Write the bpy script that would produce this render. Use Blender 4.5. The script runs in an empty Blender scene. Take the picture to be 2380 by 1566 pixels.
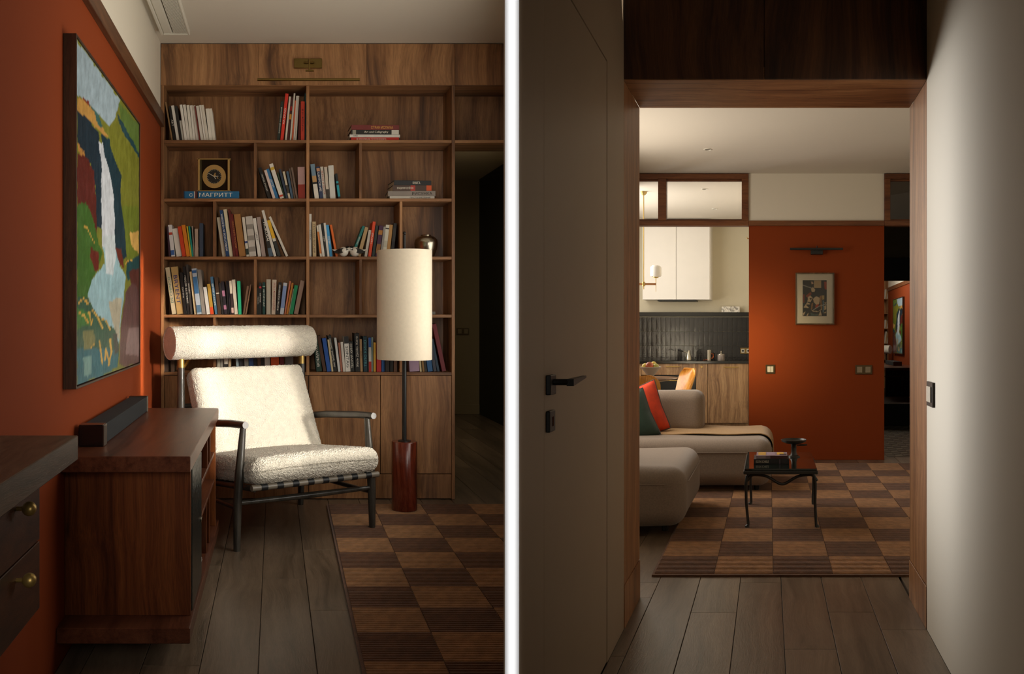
# A flat seen in two neighbouring views: a study with a bookcase on the left, a corridor with a
# living room and kitchen on the right; an added thin white partition fills the blank gap between them.
import bpy, bmesh, math, random
import numpy as np
from mathutils import Vector, noise

random.seed(7)
scene = bpy.context.scene
COL = scene.collection
PI = math.pi

# ------------------------------------------------------------------ camera
F, CX, CY, H = 2030.0, 1190.0, 757.0, 1.13      # focal length and principal point for a 2380 x 1566 frame
cam_data = bpy.data.cameras.new('camera')
cam_data.sensor_width = 36.0
cam_data.lens = 36.0 * F / 2380.0
cam_data.shift_y = -(783.0 - CY) / 2380.0
cam_data.clip_start = 0.05
cam = bpy.data.objects.new('camera', cam_data)
cam.location = (0, 0, H)
cam.rotation_euler = (PI / 2, 0, 0)
COL.objects.link(cam)
scene.camera = cam

# ------------------------------------------------------------------ world, exposure, lights
scene.view_settings.view_transform = 'Standard'
scene.view_settings.look = 'None'
scene.view_settings.gamma = 1.0
scene.view_settings.use_curve_mapping = False
scene.view_settings.exposure = 0.0
world = bpy.data.worlds.new('world')
scene.world = world
world.use_nodes = True
world.node_tree.nodes['Background'].inputs[0].default_value = (1.0, 0.86, 0.70, 1)
world.node_tree.nodes['Background'].inputs[1].default_value = 0.026


def area_light(name, loc, direction, sx, sy, power, colour, spread=180):
    d = bpy.data.lights.new(name, 'AREA')
    d.shape = 'RECTANGLE'
    d.size, d.size_y = sx, sy
    d.energy = power
    d.color = colour
    d.spread = math.radians(spread)
    o = bpy.data.objects.new(name, d)
    o.location = loc
    o.rotation_euler = Vector(direction).to_track_quat('-Z', 'Y').to_euler()
    COL.objects.link(o)
    return o


WARM = (1.0, 0.95, 0.86)
SUNC = (1.0, 0.93, 0.82)
area_light('study_added_gap_light', (0.19, 3.22, 1.62), (-0.78, 0.62, 0.14), 0.52, 1.9, 3.5, WARM, 130)  # added soft lamp aimed at the bookcase, stands in the gap between the rooms
area_light('study_added_side_light', (0.03, 3.40, 1.62), (-1, 0.16, 0.24), 0.75, 1.8, 16, WARM, 160)  # added lamp for daylight from the right, no window in that gap
area_light('study_added_far_light', (-0.026, 4.45, 1.62), (-1, -0.02, 0.10), 0.84, 1.8, 12.5, WARM, 165)  # added lamp on the wall shared with the living room, no outside there
area_light('study_rear_fill_light', (-0.35, 0.20, 1.55), (-0.36, 1, -0.12), 0.6, 1.3, 3.8, WARM, 62)  # added fill behind the camera, lifts the dark console and desk
area_light('study_sun_near', (0.15, 2.92, 1.12), (-0.75, 0.66, -0.09), 0.42, 1.0, 1.5, SUNC, 4)  # area lamp standing in for the low sun, placed between the rooms
area_light('study_sun_far', (0.25, 3.40, 1.12), (-0.75, 0.66, -0.09), 0.56, 1.0, 2.1, SUNC, 4)  # second area lamp in place of the sun, deeper in the same gap
area_light('study_sun_gap', (0.08, 3.00, 1.13), (-1.985, 1.525, 0.0), 0.03, 0.72, 0.5, (1.0, 0.85, 0.6), 2)  # narrow area lamp making the sunlit strip beside the painting
area_light('hall_fill_light', (-0.30, 7.40, 2.50), (0, 0, -1), 0.3, 0.3, 5.0, (1.0, 0.85, 0.6))  # added dim lamp to lift the black hall, no known fixture
area_light('living_assumed_window_light', (0.42, 6.40, 1.62), (1, -0.30, -0.22), 1.7, 1.5, 48, (1.0, 0.92, 0.82))  # assumed daylight from the left, area lamp standing before a closed wall
area_light('living_assumed_side_light', (0.32, 4.42, 1.25), (0.66, -0.75, -0.02), 0.62, 1.75, 4.6, (0.96, 0.97, 1.0), 44)  # assumed source behind the left jamb, added to brighten the corridor's right wall
area_light('living_sun', (0.40, 5.60, 1.40), (1.72, 2.5, -0.42), 0.40, 0.6, 3.0, (1.0, 0.82, 0.48), 24)  # area lamp standing in for sun on the rust wall
area_light('kitchen_assumed_window_light', (0.95, 9.60, 1.75), (1, 0.12, -0.12), 1.7, 1.6, 56, (1.0, 0.97, 0.93))  # assumed kitchen daylight from the left, an area lamp without a window opening
area_light('kitchen_sun', (1.12, 9.05, 1.35), (0.95, 0.20, -0.42), 0.8, 0.5, 8.0, SUNC, 12)  # area lamp in place of sun reaching the kitchen chairs
area_light('mirrored_copy_fill_light', (6.50, 17.2, 2.2), (1, 0.1, -0.35), 1.8, 1.0, 30, WARM)  # added lamp for the built copy of the mirrored study
area_light('partition_slit_fill', (0.0, -0.30, 1.10), (0, 1, 0), 0.020, 1.9, 0.16, (1, 1, 1), 1.0)  # added level slit lamp behind the camera, whitens the partition end


# ------------------------------------------------------------------ rooms: oblique plans that share one floor height
class Room:
    """u across, v away along the room's side walls, w up; the side walls of each room run along (kx, 1, kz)."""

    def __init__(self, vx, vy):
        self.vx, self.vy = vx, vy
        self.kx, self.kz = (vx - CX) / F, (CY - vy) / F

    def m(self, p):
        return Vector((p[0] + self.kx * p[1], p[1], p[2] + self.kz * p[1]))

    def u(self, px, v):
        return (px - self.vx) * v / F

    def w(self, py, v):
        return H - (py - self.vy) * v / F


L = Room(638, 725)
R = Room(1787, 785)
WLOC = {}


# ------------------------------------------------------------------ geometry collector
class G:
    def __init__(self, xf=None):
        self.v, self.f, self.xf, self.smooth = [], [], xf, False

    def add(self, verts, faces):
        b = len(self.v)
        self.v += [self.xf(p) for p in verts] if self.xf else [tuple(p) for p in verts]
        self.f += [tuple(i + b for i in f) for f in faces]
        return self

    def box(self, u0, u1, v0, v1, w0, w1, c=0.0):
        lo = (min(u0, u1), min(v0, v1), min(w0, w1))
        hi = (max(u0, u1), max(v0, v1), max(w0, w1))
        c = min(c, 0.3 * min(hi[i] - lo[i] for i in range(3)))
        if c <= 0:
            vs = [(x, y, z) for x in (lo[0], hi[0]) for y in (lo[1], hi[1]) for z in (lo[2], hi[2])]
            fs = [(0, 1, 3, 2), (4, 6, 7, 5), (0, 4, 5, 1), (2, 3, 7, 6), (0, 2, 6, 4), (1, 5, 7, 3)]
            return self.add(vs, fs)
        vs, idx = [], {}
        for sx in (0, 1):
            for sy in (0, 1):
                for sz in (0, 1):
                    for ax in range(3):
                        p = []
                        for k, s in enumerate((sx, sy, sz)):
                            e = hi[k] if s else lo[k]
                            p.append(e if k == ax else (e - c if s else e + c))
                        idx[(sx, sy, sz, ax)] = len(vs)
                        vs.append(tuple(p))
        fs = []
        for ax in range(3):
            o = [k for k in range(3) if k != ax]
            for s in (0, 1):
                q = []
                for a, b in ((0, 0), (1, 0), (1, 1), (0, 1)):
                    key = [0, 0, 0]
                    key[ax], key[o[0]], key[o[1]] = s, a, b
                    q.append(idx[(*key, ax)])
                fs.append(tuple(q))
            for a in (0, 1):
                for b in (0, 1):
                    k0, k1 = [0, 0, 0], [0, 0, 0]
                    k0[o[0]] = k1[o[0]] = a
                    k0[o[1]] = k1[o[1]] = b
                    k0[ax], k1[ax] = 0, 1
                    fs.append((idx[(*k0, o[0])], idx[(*k1, o[0])], idx[(*k1, o[1])], idx[(*k0, o[1])]))
        for sx in (0, 1):
            for sy in (0, 1):
                for sz in (0, 1):
                    fs.append(tuple(idx[(sx, sy, sz, a)] for a in range(3)))
        return self.add(vs, fs)

    def tube(self, pts, r, n=12, cap=True):
        pts = [Vector(p) for p in pts]
        rs = r if isinstance(r, (list, tuple)) else [r] * len(pts)
        vs, fs, side = [], [], None
        for i, p in enumerate(pts):
            d = (pts[min(i + 1, len(pts) - 1)] - pts[max(i - 1, 0)]).normalized()
            if side is None:
                side = d.cross(Vector((0, 0, 1)))
                if side.length < 0.1:
                    side = d.cross(Vector((1, 0, 0)))
            side = (side - d * side.dot(d)).normalized()
            up = side.cross(d)
            for k in range(n):
                a = 2 * PI * k / n
                vs.append(p + (side * math.cos(a) + up * math.sin(a)) * rs[i])
        for i in range(len(pts) - 1):
            for k in range(n):
                a, b = i * n + k, i * n + (k + 1) % n
                fs.append((a, b, b + n, a + n))
        if cap:
            fs.append(tuple(range(n)))
            fs.append(tuple(range((len(pts) - 1) * n, len(pts) * n)))
        self.smooth = True
        return self.add(vs, fs)

    def lathe(self, cu, cv, prof, n=32, close=True):
        vs, fs = [], []
        for r, w in prof:
            for k in range(n):
                a = 2 * PI * k / n
                vs.append((cu + r * math.cos(a), cv + r * math.sin(a), w))
        for i in range(len(prof) - 1):
            for k in range(n):
                a, b = i * n + k, i * n + (k + 1) % n
                fs.append((a, b, b + n, a + n))
        if close:
            fs.append(tuple(range(n)))
            fs.append(tuple(range((len(prof) - 1) * n, len(prof) * n)))
        self.smooth = True
        return self.add(vs, fs)

    def ball(self, c, r, n=14, sx=1, sz=1):
        prof = [(max(1e-4, r * sx * math.sin(PI * i / 8)), c[2] - r * sz * math.cos(PI * i / 8)) for i in range(9)]
        return self.lathe(c[0], c[1], prof, n)

    def soft(self, lo, hi, r, step, disp=None, fr=None):
        """rounded box; disp(p, n) moves a point along its normal; fr maps local to room"""
        h = [(hi[i] - lo[i]) / 2 for i in range(3)]
        c = [(hi[i] + lo[i]) / 2 for i in range(3)]
        rr = min(r, *[x * 0.999 for x in h])
        ax = []
        for i in range(3):
            n = max(6, int(2 * h[i] / step))
            inner = [-h[i] + rr + (2 * h[i] - 2 * rr) * k / n for k in range(n + 1)]
            m = max(3, int(rr * 1.5 / step))
            ends = [h[i] - rr + rr * math.tan(PI / 4 * k / m) for k in range(1, m + 1)]
            ax.append([-e for e in reversed(ends)] + inner + ends)
        vs, fs, keys = [], [], {}

        def vert(p):
            q = [max(-h[i] + rr, min(h[i] - rr, p[i])) for i in range(3)]
            d = Vector([p[i] - q[i] for i in range(3)])
            d.normalize()
            out = Vector(q) + d * rr
            k = tuple(round(x, 5) for x in out)
            if k in keys:
                return keys[k]
            P = out + Vector(c)
            if disp:
                P = P + d * disp(P, d)
            if fr:
                P = fr(P)
            keys[k] = len(vs)
            vs.append(tuple(P))
            return keys[k]

        for a in range(3):
            o1, o2 = [i for i in range(3) if i != a]
            for s in (-1, 1):
                grid = []
                for x in ax[o1]:
                    row = []
                    for y in ax[o2]:
                        p = [0, 0, 0]
                        p[a], p[o1], p[o2] = s * h[a], x, y
                        row.append(vert(p))
                    grid.append(row)
                for i in range(len(grid) - 1):
                    for j in range(len(grid[0]) - 1):
                        q = (grid[i][j], grid[i + 1][j], grid[i + 1][j + 1], grid[i][j + 1])
                        if len(set(q)) == 4:
                            fs.append(q)
                        elif len(set(q)) == 3:
                            fs.append(tuple(dict.fromkeys(q)))
        self.smooth = True
        return self.add(vs, fs)

    def sheet(self, fn, nu, nv, thick):
        P = [[Vector(fn(i / nu, j / nv)) for j in range(nv + 1)] for i in range(nu + 1)]
        vs, fs = [], []
        for side in (0.5, -0.5):
            for i in range(nu + 1):
                for j in range(nv + 1):
                    du = P[min(i + 1, nu)][j] - P[max(i - 1, 0)][j]
                    dv = P[i][min(j + 1, nv)] - P[i][max(j - 1, 0)]
                    nrm = du.cross(dv)
                    if nrm.length > 0:
                        nrm.normalize()
                    vs.append(P[i][j] + nrm * thick * side)
        o = (nu + 1) * (nv + 1)
        ix = lambda i, j: i * (nv + 1) + j
        for i in range(nu):
            for j in range(nv):
                q = (ix(i, j), ix(i + 1, j), ix(i + 1, j + 1), ix(i, j + 1))
                fs.append(q)
                fs.append(tuple(x + o for x in reversed(q)))
        ring = [ix(i, 0) for i in range(nu)] + [ix(nu, j) for j in range(nv)] + \
               [ix(i, nv) for i in range(nu, 0, -1)] + [ix(0, j) for j in range(nv, 0, -1)]
        for k in range(len(ring)):
            a, b = ring[k], ring[(k + 1) % len(ring)]
            fs.append((a, b, b + o, a + o))
        self.smooth = True
        return self.add(vs, fs)


def props(o, label=None, cat=None, group=None, kind=None):
    if label:
        o['label'] = label
    if cat:
        o['category'] = cat
    if group:
        o['group'] = group
    if kind:
        o['kind'] = kind
    return o


def thing(name, room, origin, label, cat, group=None):
    o = bpy.data.objects.new(name, None)
    o.empty_display_size = 0.05
    COL.objects.link(o)
    o.location = room.m(origin)
    WLOC[o] = room.m(origin)
    return props(o, label, cat, group)


def mesh_of(g, room, origin, smooth=None, name='mesh'):
    me = bpy.data.meshes.new(name)
    vs = [(p[0] - origin[0] + room.kx * (p[1] - origin[1]), p[1] - origin[1], p[2] - origin[2] + room.kz * (p[1] - origin[1]))
          for p in g.v]
    me.from_pydata(vs, [], g.f)
    bm = bmesh.new()
    bm.from_mesh(me)
    bmesh.ops.recalc_face_normals(bm, faces=bm.faces)
    bm.to_mesh(me)
    bm.free()
    sm = g.smooth if smooth is None else smooth
    if sm:
        me.shade_smooth()
        try:
            me.set_sharp_from_angle(angle=math.radians(38))
        except Exception:
            pass
    return me


def obj(name, g, mat, room, parent=None, label=None, cat=None, group=None, kind=None, smooth=None, origin=None):
    if origin is None:
        us, vs, ws = zip(*g.v)
        origin = ((min(us) + max(us)) / 2, (min(vs) + max(vs)) / 2, min(ws))
    me = mesh_of(g, room, origin, smooth, name)
    if mat:
        me.materials.append(mat)
    o = bpy.data.objects.new(name, me)
    COL.objects.link(o)
    wl = room.m(origin)
    WLOC[o] = wl
    if parent:
        o.parent = parent
        o.location = wl - WLOC[parent]
    else:
        o.location = wl
    return props(o, label, cat, group, kind)


def inst(name, me, room, origin, parent):
    o = bpy.data.objects.new(name, me)
    COL.objects.link(o)
    wl = room.m(origin)
    WLOC[o] = wl
    o.parent = parent
    o.location = wl - WLOC[parent]
    return o


FONT_CACHE = {}


def glyphs(text):
    if text not in FONT_CACHE:
        cu = bpy.data.curves.new('lettering_curve', 'FONT')
        cu.body = text
        cu.resolution_u = 2
        ob = bpy.data.objects.new('lettering_tmp', cu)
        COL.objects.link(ob)
        bpy.context.view_layer.update()
        dg = bpy.context.evaluated_depsgraph_get()
        me = bpy.data.meshes.new_from_object(ob.evaluated_get(dg))
        vs = [tuple(v.co) for v in me.vertices]
        fs = [tuple(p.vertices) for p in me.polygons]
        bpy.data.objects.remove(ob)
        bpy.data.curves.remove(cu)
        bpy.data.meshes.remove(me)
        FONT_CACHE[text] = (vs, fs)
    return FONT_CACHE[text]


def lettering(parent, room, text, p0, ex, ey, length, height, mat, name='lettering', fr=None):
    """text whose box is centred on p0, reading along ex with letters upright along ey"""
    vs, fs = glyphs(text)
    if not vs:
        return None
    x0, x1 = min(v[0] for v in vs), max(v[0] for v in vs)
    y0, y1 = min(v[1] for v in vs), max(v[1] for v in vs)
    sx = length / max(1e-6, x1 - x0)
    sy = height / max(1e-6, y1 - y0)
    sx = min(sx, sy * 1.5)
    sy = min(sy, sx * 1.8)
    p0, ex, ey = Vector(p0), Vector(ex), Vector(ey)
    out = []
    for v in vs:
        P = p0 + ex * ((v[0] - (x0 + x1) / 2) * sx) + ey * ((v[1] - (y0 + y1) / 2) * sy)
        out.append(tuple(fr(P)) if fr else tuple(P))
    g = G()
    g.add(out, fs)
    return obj(name, g, mat, room, parent)


# ------------------------------------------------------------------ materials
def lin(h):
    h = h.lstrip('#')
    out = []
    for i in (0, 2, 4):
        c = int(h[i:i + 2], 16) / 255
        out.append(c / 12.92 if c <= 0.04045 else ((c + 0.055) / 1.055) ** 2.4)
    return (*out, 1)


MATS = {}


def node(nt, kind, **kw):
    n = nt.nodes.new(kind)
    for k, v in kw.items():
        if k in n.inputs:
            n.inputs[k].default_value = v
        else:
            setattr(n, k, v)
    return n


def base(name):
    m = bpy.data.materials.new(name)
    m.use_nodes = True
    nt = m.node_tree
    return m, nt, nt.nodes['Principled BSDF']


def plain(name, colour, rough=0.6, metal=0.0, var=0.06, vscale=6.0, bump=0.0, bscale=200.0, spec=0.5, sheen=0.0, coat=0.0,
          kind='noise', dist=0.004):
    if name in MATS:
        return MATS[name]
    m, nt, b = base(name)
    c = lin(colour)
    tc = node(nt, 'ShaderNodeTexCoord')
    n = node(nt, 'ShaderNodeTexNoise', Scale=vscale, Detail=4.0)
    nt.links.new(tc.outputs['Object'], n.inputs['Vector'])
    r = node(nt, 'ShaderNodeValToRGB')
    r.color_ramp.elements[0].position = 0.3
    r.color_ramp.elements[1].position = 0.7
    r.color_ramp.elements[0].color = tuple(x * (1 - var * 2) for x in c[:3]) + (1,)
    r.color_ramp.elements[1].color = tuple(min(1, x * (1 + var)) for x in c[:3]) + (1,)
    nt.links.new(n.outputs['Fac'], r.inputs['Fac'])
    nt.links.new(r.outputs['Color'], b.inputs['Base Color'])
    b.inputs['Roughness'].default_value = rough
    b.inputs['Metallic'].default_value = metal
    b.inputs['Specular IOR Level'].default_value = spec
    b.inputs['Sheen Weight'].default_value = sheen
    b.inputs['Coat Weight'].default_value = coat
    if bump:
        if kind == 'voronoi':
            t = node(nt, 'ShaderNodeTexVoronoi', Scale=bscale)
            out = t.outputs['Distance']
        else:
            t = node(nt, 'ShaderNodeTexNoise', Scale=bscale, Detail=3.0)
            out = t.outputs['Fac']
        nt.links.new(tc.outputs['Object'], t.inputs['Vector'])
        bp = node(nt, 'ShaderNodeBump', Strength=bump, Distance=dist)
        nt.links.new(out, bp.inputs['Height'])
        nt.links.new(bp.outputs['Normal'], b.inputs['Normal'])
    MATS[name] = m
    return m


def wood(name, c0, c1, c2, axis, perp=13.0, along=0.8, rough=0.45, bump=0.15, fine=0.35, coat=0.0, pervar=0.0, kx=0.0):
    if name in MATS:
        return MATS[name]
    m, nt, b = base(name)
    tc = node(nt, 'ShaderNodeTexCoord')
    oi = node(nt, 'ShaderNodeObjectInfo')
    off = node(nt, 'ShaderNodeVectorMath', operation='SCALE')
    comb = node(nt, 'ShaderNodeCombineXYZ')
    for k in 'XYZ':
        nt.links.new(oi.outputs['Random'], comb.inputs[k])
    nt.links.new(comb.outputs[0], off.inputs[0])
    off.inputs['Scale'].default_value = 7.3
    add = node(nt, 'ShaderNodeVectorMath', operation='ADD')
    src = tc.outputs['Object']
    if kx:      # grain that follows boards laid along the room's oblique side walls
        dot = node(nt, 'ShaderNodeVectorMath', operation='DOT_PRODUCT')
        dot.inputs[1].default_value = (1, -kx, 0)
        nt.links.new(src, dot.inputs[0])
        sep = node(nt, 'ShaderNodeSeparateXYZ')
        nt.links.new(src, sep.inputs[0])
        cmb = node(nt, 'ShaderNodeCombineXYZ')
        nt.links.new(dot.outputs['Value'], cmb.inputs['X'])
        nt.links.new(sep.outputs['Y'], cmb.inputs['Y'])
        nt.links.new(sep.outputs['Z'], cmb.inputs['Z'])
        src = cmb.outputs[0]
    nt.links.new(src, add.inputs[0])
    nt.links.new(off.outputs[0], add.inputs[1])

    def scaled(p, a):
        s = node(nt, 'ShaderNodeVectorMath', operation='MULTIPLY')
        s.inputs[1].default_value = [a if 'XYZ'[i] == axis else p for i in range(3)]
        nt.links.new(add.outputs[0], s.inputs[0])
        return s.outputs[0]

    wn = node(nt, 'ShaderNodeTexNoise', Scale=2.2, Detail=1.0)
    nt.links.new(add.outputs[0], wn.inputs['Vector'])
    ws = node(nt, 'ShaderNodeVectorMath', operation='SCALE')
    nt.links.new(wn.outputs['Color'], ws.inputs[0])
    ws.inputs['Scale'].default_value = 0.10
    wadd = node(nt, 'ShaderNodeVectorMath', operation='ADD')
    nt.links.new(add.outputs[0], wadd.inputs[0])
    nt.links.new(ws.outputs[0], wadd.inputs[1])
    add = wadd
    n1 = node(nt, 'ShaderNodeTexNoise', Scale=1.0, Detail=2.0, Roughness=0.5)
    nt.links.new(scaled(perp * .7, along * .5), n1.inputs['Vector'])
    wv = node(nt, 'ShaderNodeTexNoise', Scale=1.0, Detail=3.0, Roughness=0.6)
    nt.links.new(scaled(perp * 3.2, along * .9), wv.inputs['Vector'])
    n2 = node(nt, 'ShaderNodeTexNoise', Scale=1.0, Detail=3.0, Roughness=0.7)
    nt.links.new(scaled(perp * 16, along * 9), n2.inputs['Vector'])
    mx = node(nt, 'ShaderNodeMix', data_type='FLOAT')
    mx.inputs[0].default_value = 0.45
    nt.links.new(n1.outputs['Fac'], mx.inputs[2])
    nt.links.new(wv.outputs['Fac'], mx.inputs[3])
    r = node(nt, 'ShaderNodeValToRGB')
    e = r.color_ramp.elements
    e[0].position, e[0].color = 0.34, lin(c0)
    e[1].position, e[1].color = 0.66, lin(c2)
    k = e.new(0.48)
    k.color = lin(c1)
    nt.links.new(mx.outputs[0], r.inputs['Fac'])
    r2 = node(nt, 'ShaderNodeMapRange')
    r2.inputs['From Min'].default_value = 0.3
    r2.inputs['From Max'].default_value = 0.6
    r2.inputs['To Min'].default_value = 1 - fine
    r2.inputs['To Max'].default_value = 1.0
    nt.links.new(n2.outputs['Fac'], r2.inputs['Value'])
    hv = node(nt, 'ShaderNodeHueSaturation')
    if pervar:
        pv = node(nt, 'ShaderNodeMapRange')
        pv.inputs['To Min'].default_value = 1 - pervar
        pv.inputs['To Max'].default_value = 1 + pervar
        nt.links.new(oi.outputs['Random'], pv.inputs['Value'])
        mm = node(nt, 'ShaderNodeMath', operation='MULTIPLY')
        nt.links.new(pv.outputs[0], mm.inputs[0])
        nt.links.new(r2.outputs[0], mm.inputs[1])
        nt.links.new(mm.outputs[0], hv.inputs['Value'])
    else:
        nt.links.new(r2.outputs[0], hv.inputs['Value'])
    nt.links.new(r.outputs['Color'], hv.inputs['Color'])
    nt.links.new(hv.outputs['Color'], b.inputs['Base Color'])
    b.inputs['Roughness'].default_value = rough
    b.inputs['Coat Weight'].default_value = coat
    if bump:
        bp = node(nt, 'ShaderNodeBump', Strength=bump, Distance=0.002)
        nt.links.new(n2.outputs['Fac'], bp.inputs['Height'])
        nt.links.new(bp.outputs['Normal'], b.inputs['Normal'])
    MATS[name] = m
    return m


def vcol(name, rough=0.5, coat=0.0):
    if name in MATS:
        return MATS[name]
    m, nt, b = base(name)
    a = node(nt, 'ShaderNodeVertexColor')
    a.layer_name = 'paint'
    nt.links.new(a.outputs['Color'], b.inputs['Base Color'])
    b.inputs['Roughness'].default_value = rough
    b.inputs['Coat Weight'].default_value = coat
    b.inputs['Specular IOR Level'].default_value = 0.2
    tc = node(nt, 'ShaderNodeTexCoord')
    n = node(nt, 'ShaderNodeTexNoise', Scale=60.0, Detail=4.0)
    nt.links.new(tc.outputs['Object'], n.inputs['Vector'])
    bp = node(nt, 'ShaderNodeBump', Strength=0.25, Distance=0.004)
    nt.links.new(n.outputs['Fac'], bp.inputs['Height'])
    nt.links.new(bp.outputs['Normal'], b.inputs['Normal'])
    MATS[name] = m
    return m


def glass(name, tint='#ffffff', rough=0.02, alpha=0.1):
    if name in MATS:
        return MATS[name]
    m, nt, b = base(name)
    tr = node(nt, 'ShaderNodeBsdfTransparent')
    tr.inputs[0].default_value = lin(tint)
    gl = node(nt, 'ShaderNodeBsdfGlossy', Roughness=rough)
    fr = node(nt, 'ShaderNodeFresnel', IOR=1.45)
    mx = node(nt, 'ShaderNodeMixShader')
    nt.links.new(fr.outputs[0], mx.inputs[0])
    nt.links.new(tr.outputs[0], mx.inputs[1])
    nt.links.new(gl.outputs[0], mx.inputs[2])
    nt.links.new(mx.outputs[0], nt.nodes['Material Output'].inputs[0])
    MATS[name] = m
    return m


def paint(c, tag='cover', rough=0.5):
    return plain(tag + '_' + c.lstrip('#'), c, rough, var=0.04, vscale=20)


WALNUT = ('#573822', '#8f633e', '#b78658')
WAL_V = wood('walnut_vertical', *WALNUT, 'Z', 12, 0.8, 0.45)
WAL_H = wood('walnut_horizontal', *WALNUT, 'X', 12, 0.8, 0.45)
CON_Z = wood('smoked_oak_vertical', '#3d1d0d', '#613218', '#7b4522', 'Z', 22, 0.8, 0.35, fine=0.4)
CON_Y = wood('smoked_oak_lengthwise', '#3a1e12', '#563020', '#6a3f2a', 'Y', 22, 0.9, 0.30, fine=0.3, kx=L.kx)
CON_X = wood('smoked_oak_crosswise', '#3a1e12', '#563020', '#6a3f2a', 'X', 22, 0.9, 0.33, fine=0.35)
DESK = wood('dark_desk_wood', '#37281c', '#53402f', '#6d5641', 'Y', 24, 1.0, 0.42, fine=0.4, kx=L.kx)
TEAK_Z = wood('oak_lining_vertical', '#6b4122', '#9c693e', '#bb8758', 'Z', 26, 0.7, 0.42)
TEAK_X = wood('oak_lining_horizontal', '#6b4122', '#9c693e', '#bb8758', 'X', 26, 0.7, 0.42)
FASCIA = wood('shade_darkened_fascia_wood', '#25140a', '#4a2a15', '#6d4325', 'Z', 13, 0.7, 0.5)  # walnut coloured darker to carry the shade over the opening
TRANSOM = wood('transom_wood', '#4c2811', '#6d3d1d', '#80502b', 'X', 18, 0.8, 0.42)
KIT = wood('kitchen_front_wood', '#5f4027', '#906c48', '#b89468', 'Z', 12, 0.7, 0.4)
PLANK_L = wood('plank_oak_study', '#574a3b', '#705f4e', '#83705c', 'Y', 13, 1.2, 0.31, bump=0.25, fine=0.25, pervar=0.14, kx=L.kx)
PLANK_R = wood('plank_oak_corridor', '#574a3b', '#705f4e', '#83705c', 'Y', 13, 1.2, 0.31, bump=0.25, fine=0.25, pervar=0.14, kx=R.kx)
PLY = wood('bent_plywood', '#b06a1e', '#cf8a32', '#e0a54c', 'Z', 20, 1.0, 0.25, coat=0.3)
LAMPW = wood('lamp_base_wood', '#3f160b', '#642514', '#84402a', 'Z', 18, 1.0, 0.25, coat=0.2)
BLACKW = wood('black_stained_ash', '#282521', '#3a3630', '#4c473e', 'Z', 30, 2, 0.3)
RUST = plain('rust_wall_paint', '#7f3613', 0.8, var=0.02, vscale=1.5, bump=0.05, bscale=300, spec=0.15)
WHITE = plain('warm_white_paint', '#d9d0bd', 0.75, var=0.01, vscale=1.2, bump=0.03, bscale=300)
CEILW = plain('ceiling_paint', '#cfc5b4', 0.8, var=0.01, vscale=1.2)
DOORP = plain('greige_door_paint', '#a48f76', 0.5, var=0.01)
BOUCLE = plain('white_boucle', '#e2dac9', 0.9, var=0.04, vscale=40, bump=0.9, bscale=170, kind='voronoi', dist=0.006, sheen=0.2)
SOFAF = plain('taupe_sofa_fabric', '#877666', 0.85, var=0.08, vscale=120, bump=0.35, bscale=500, sheen=0.25, dist=0.002)
THROW = plain('tan_woven_throw', '#b08a58', 0.9, var=0.14, vscale=160, bump=0.7, bscale=260, dist=0.004, sheen=0.2)
BRASS = plain('aged_brass', '#b89a58', 0.38, 0.75, var=0.1)
BRONZE = plain('bronzed_brass', '#8f7a48', 0.3, 1.0, var=0.1)
BLACK = plain('black_metal', '#141311', 0.42, var=0.05)
BLACKG = plain('black_gloss', '#0d0f0e', 0.12, var=0.05)
STEEL = plain('brushed_silver', '#bdb5a4', 0.25, 1.0, var=0.1, vscale=14)
COPPER = plain('copper', '#c8683a', 0.25, 1.0)
PAPER = plain('page_paper', '#d9cdb6', 0.85, var=0.05, vscale=60)
LINEN = plain('linen_lampshade', '#dccfb8', 0.85, var=0.02, vscale=60, bump=0.2, bscale=600)
RUGD = plain('dark_brown_pile', '#66432b', 0.95, var=0.16, vscale=24, bump=0.5, bscale=260, sheen=0.15)
RUGL = plain('light_brown_pile', '#9c7048', 0.95, var=0.16, vscale=24, bump=0.5, bscale=260, sheen=0.15)


# ================================================================== SETTING
def prism(g, poly, w0, w1):
    n = len(poly)
    vs = [(p[0], p[1], w0) for p in poly] + [(p[0], p[1], w1) for p in poly]
    fs = [tuple(range(n)), tuple(range(n, 2 * n))] + [(i, (i + 1) % n, (i + 1) % n + n, i + n) for i in range(n)]
    g.add(vs, fs)
    return g


def wu(room, x, v):
    return x - room.kx * v


def slab(name, room, poly, w0, w1, mat, kind='structure', parent=None):
    return obj(name, prism(G(), poly, w0, w1), mat, room, parent, kind=kind)


CEIL_L, CEIL_R = 2.753, 2.655
# --- added thin partition filling the blank strip between the two views, its white end towards the vestibule
PART_W = plain('partition_white_paint', '#ffffff', 0.8, var=0.0)
g = G()
hw = 16.3 * 1.90 / F
g.add([(x, y, z) for x in (-hw, hw) for y in (1.90, 1.955) for z in (0, 2.7)],
      [(0, 1, 3, 2), (4, 6, 7, 5), (0, 4, 5, 1), (2, 3, 7, 6), (0, 2, 6, 4), (1, 5, 7, 3)])


class World:
    kx = kz = 0.0

    def m(self, p):
        return Vector(p)


W0 = World()
obj('wall_added_partition', g, PART_W, W0, kind='structure')

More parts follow.
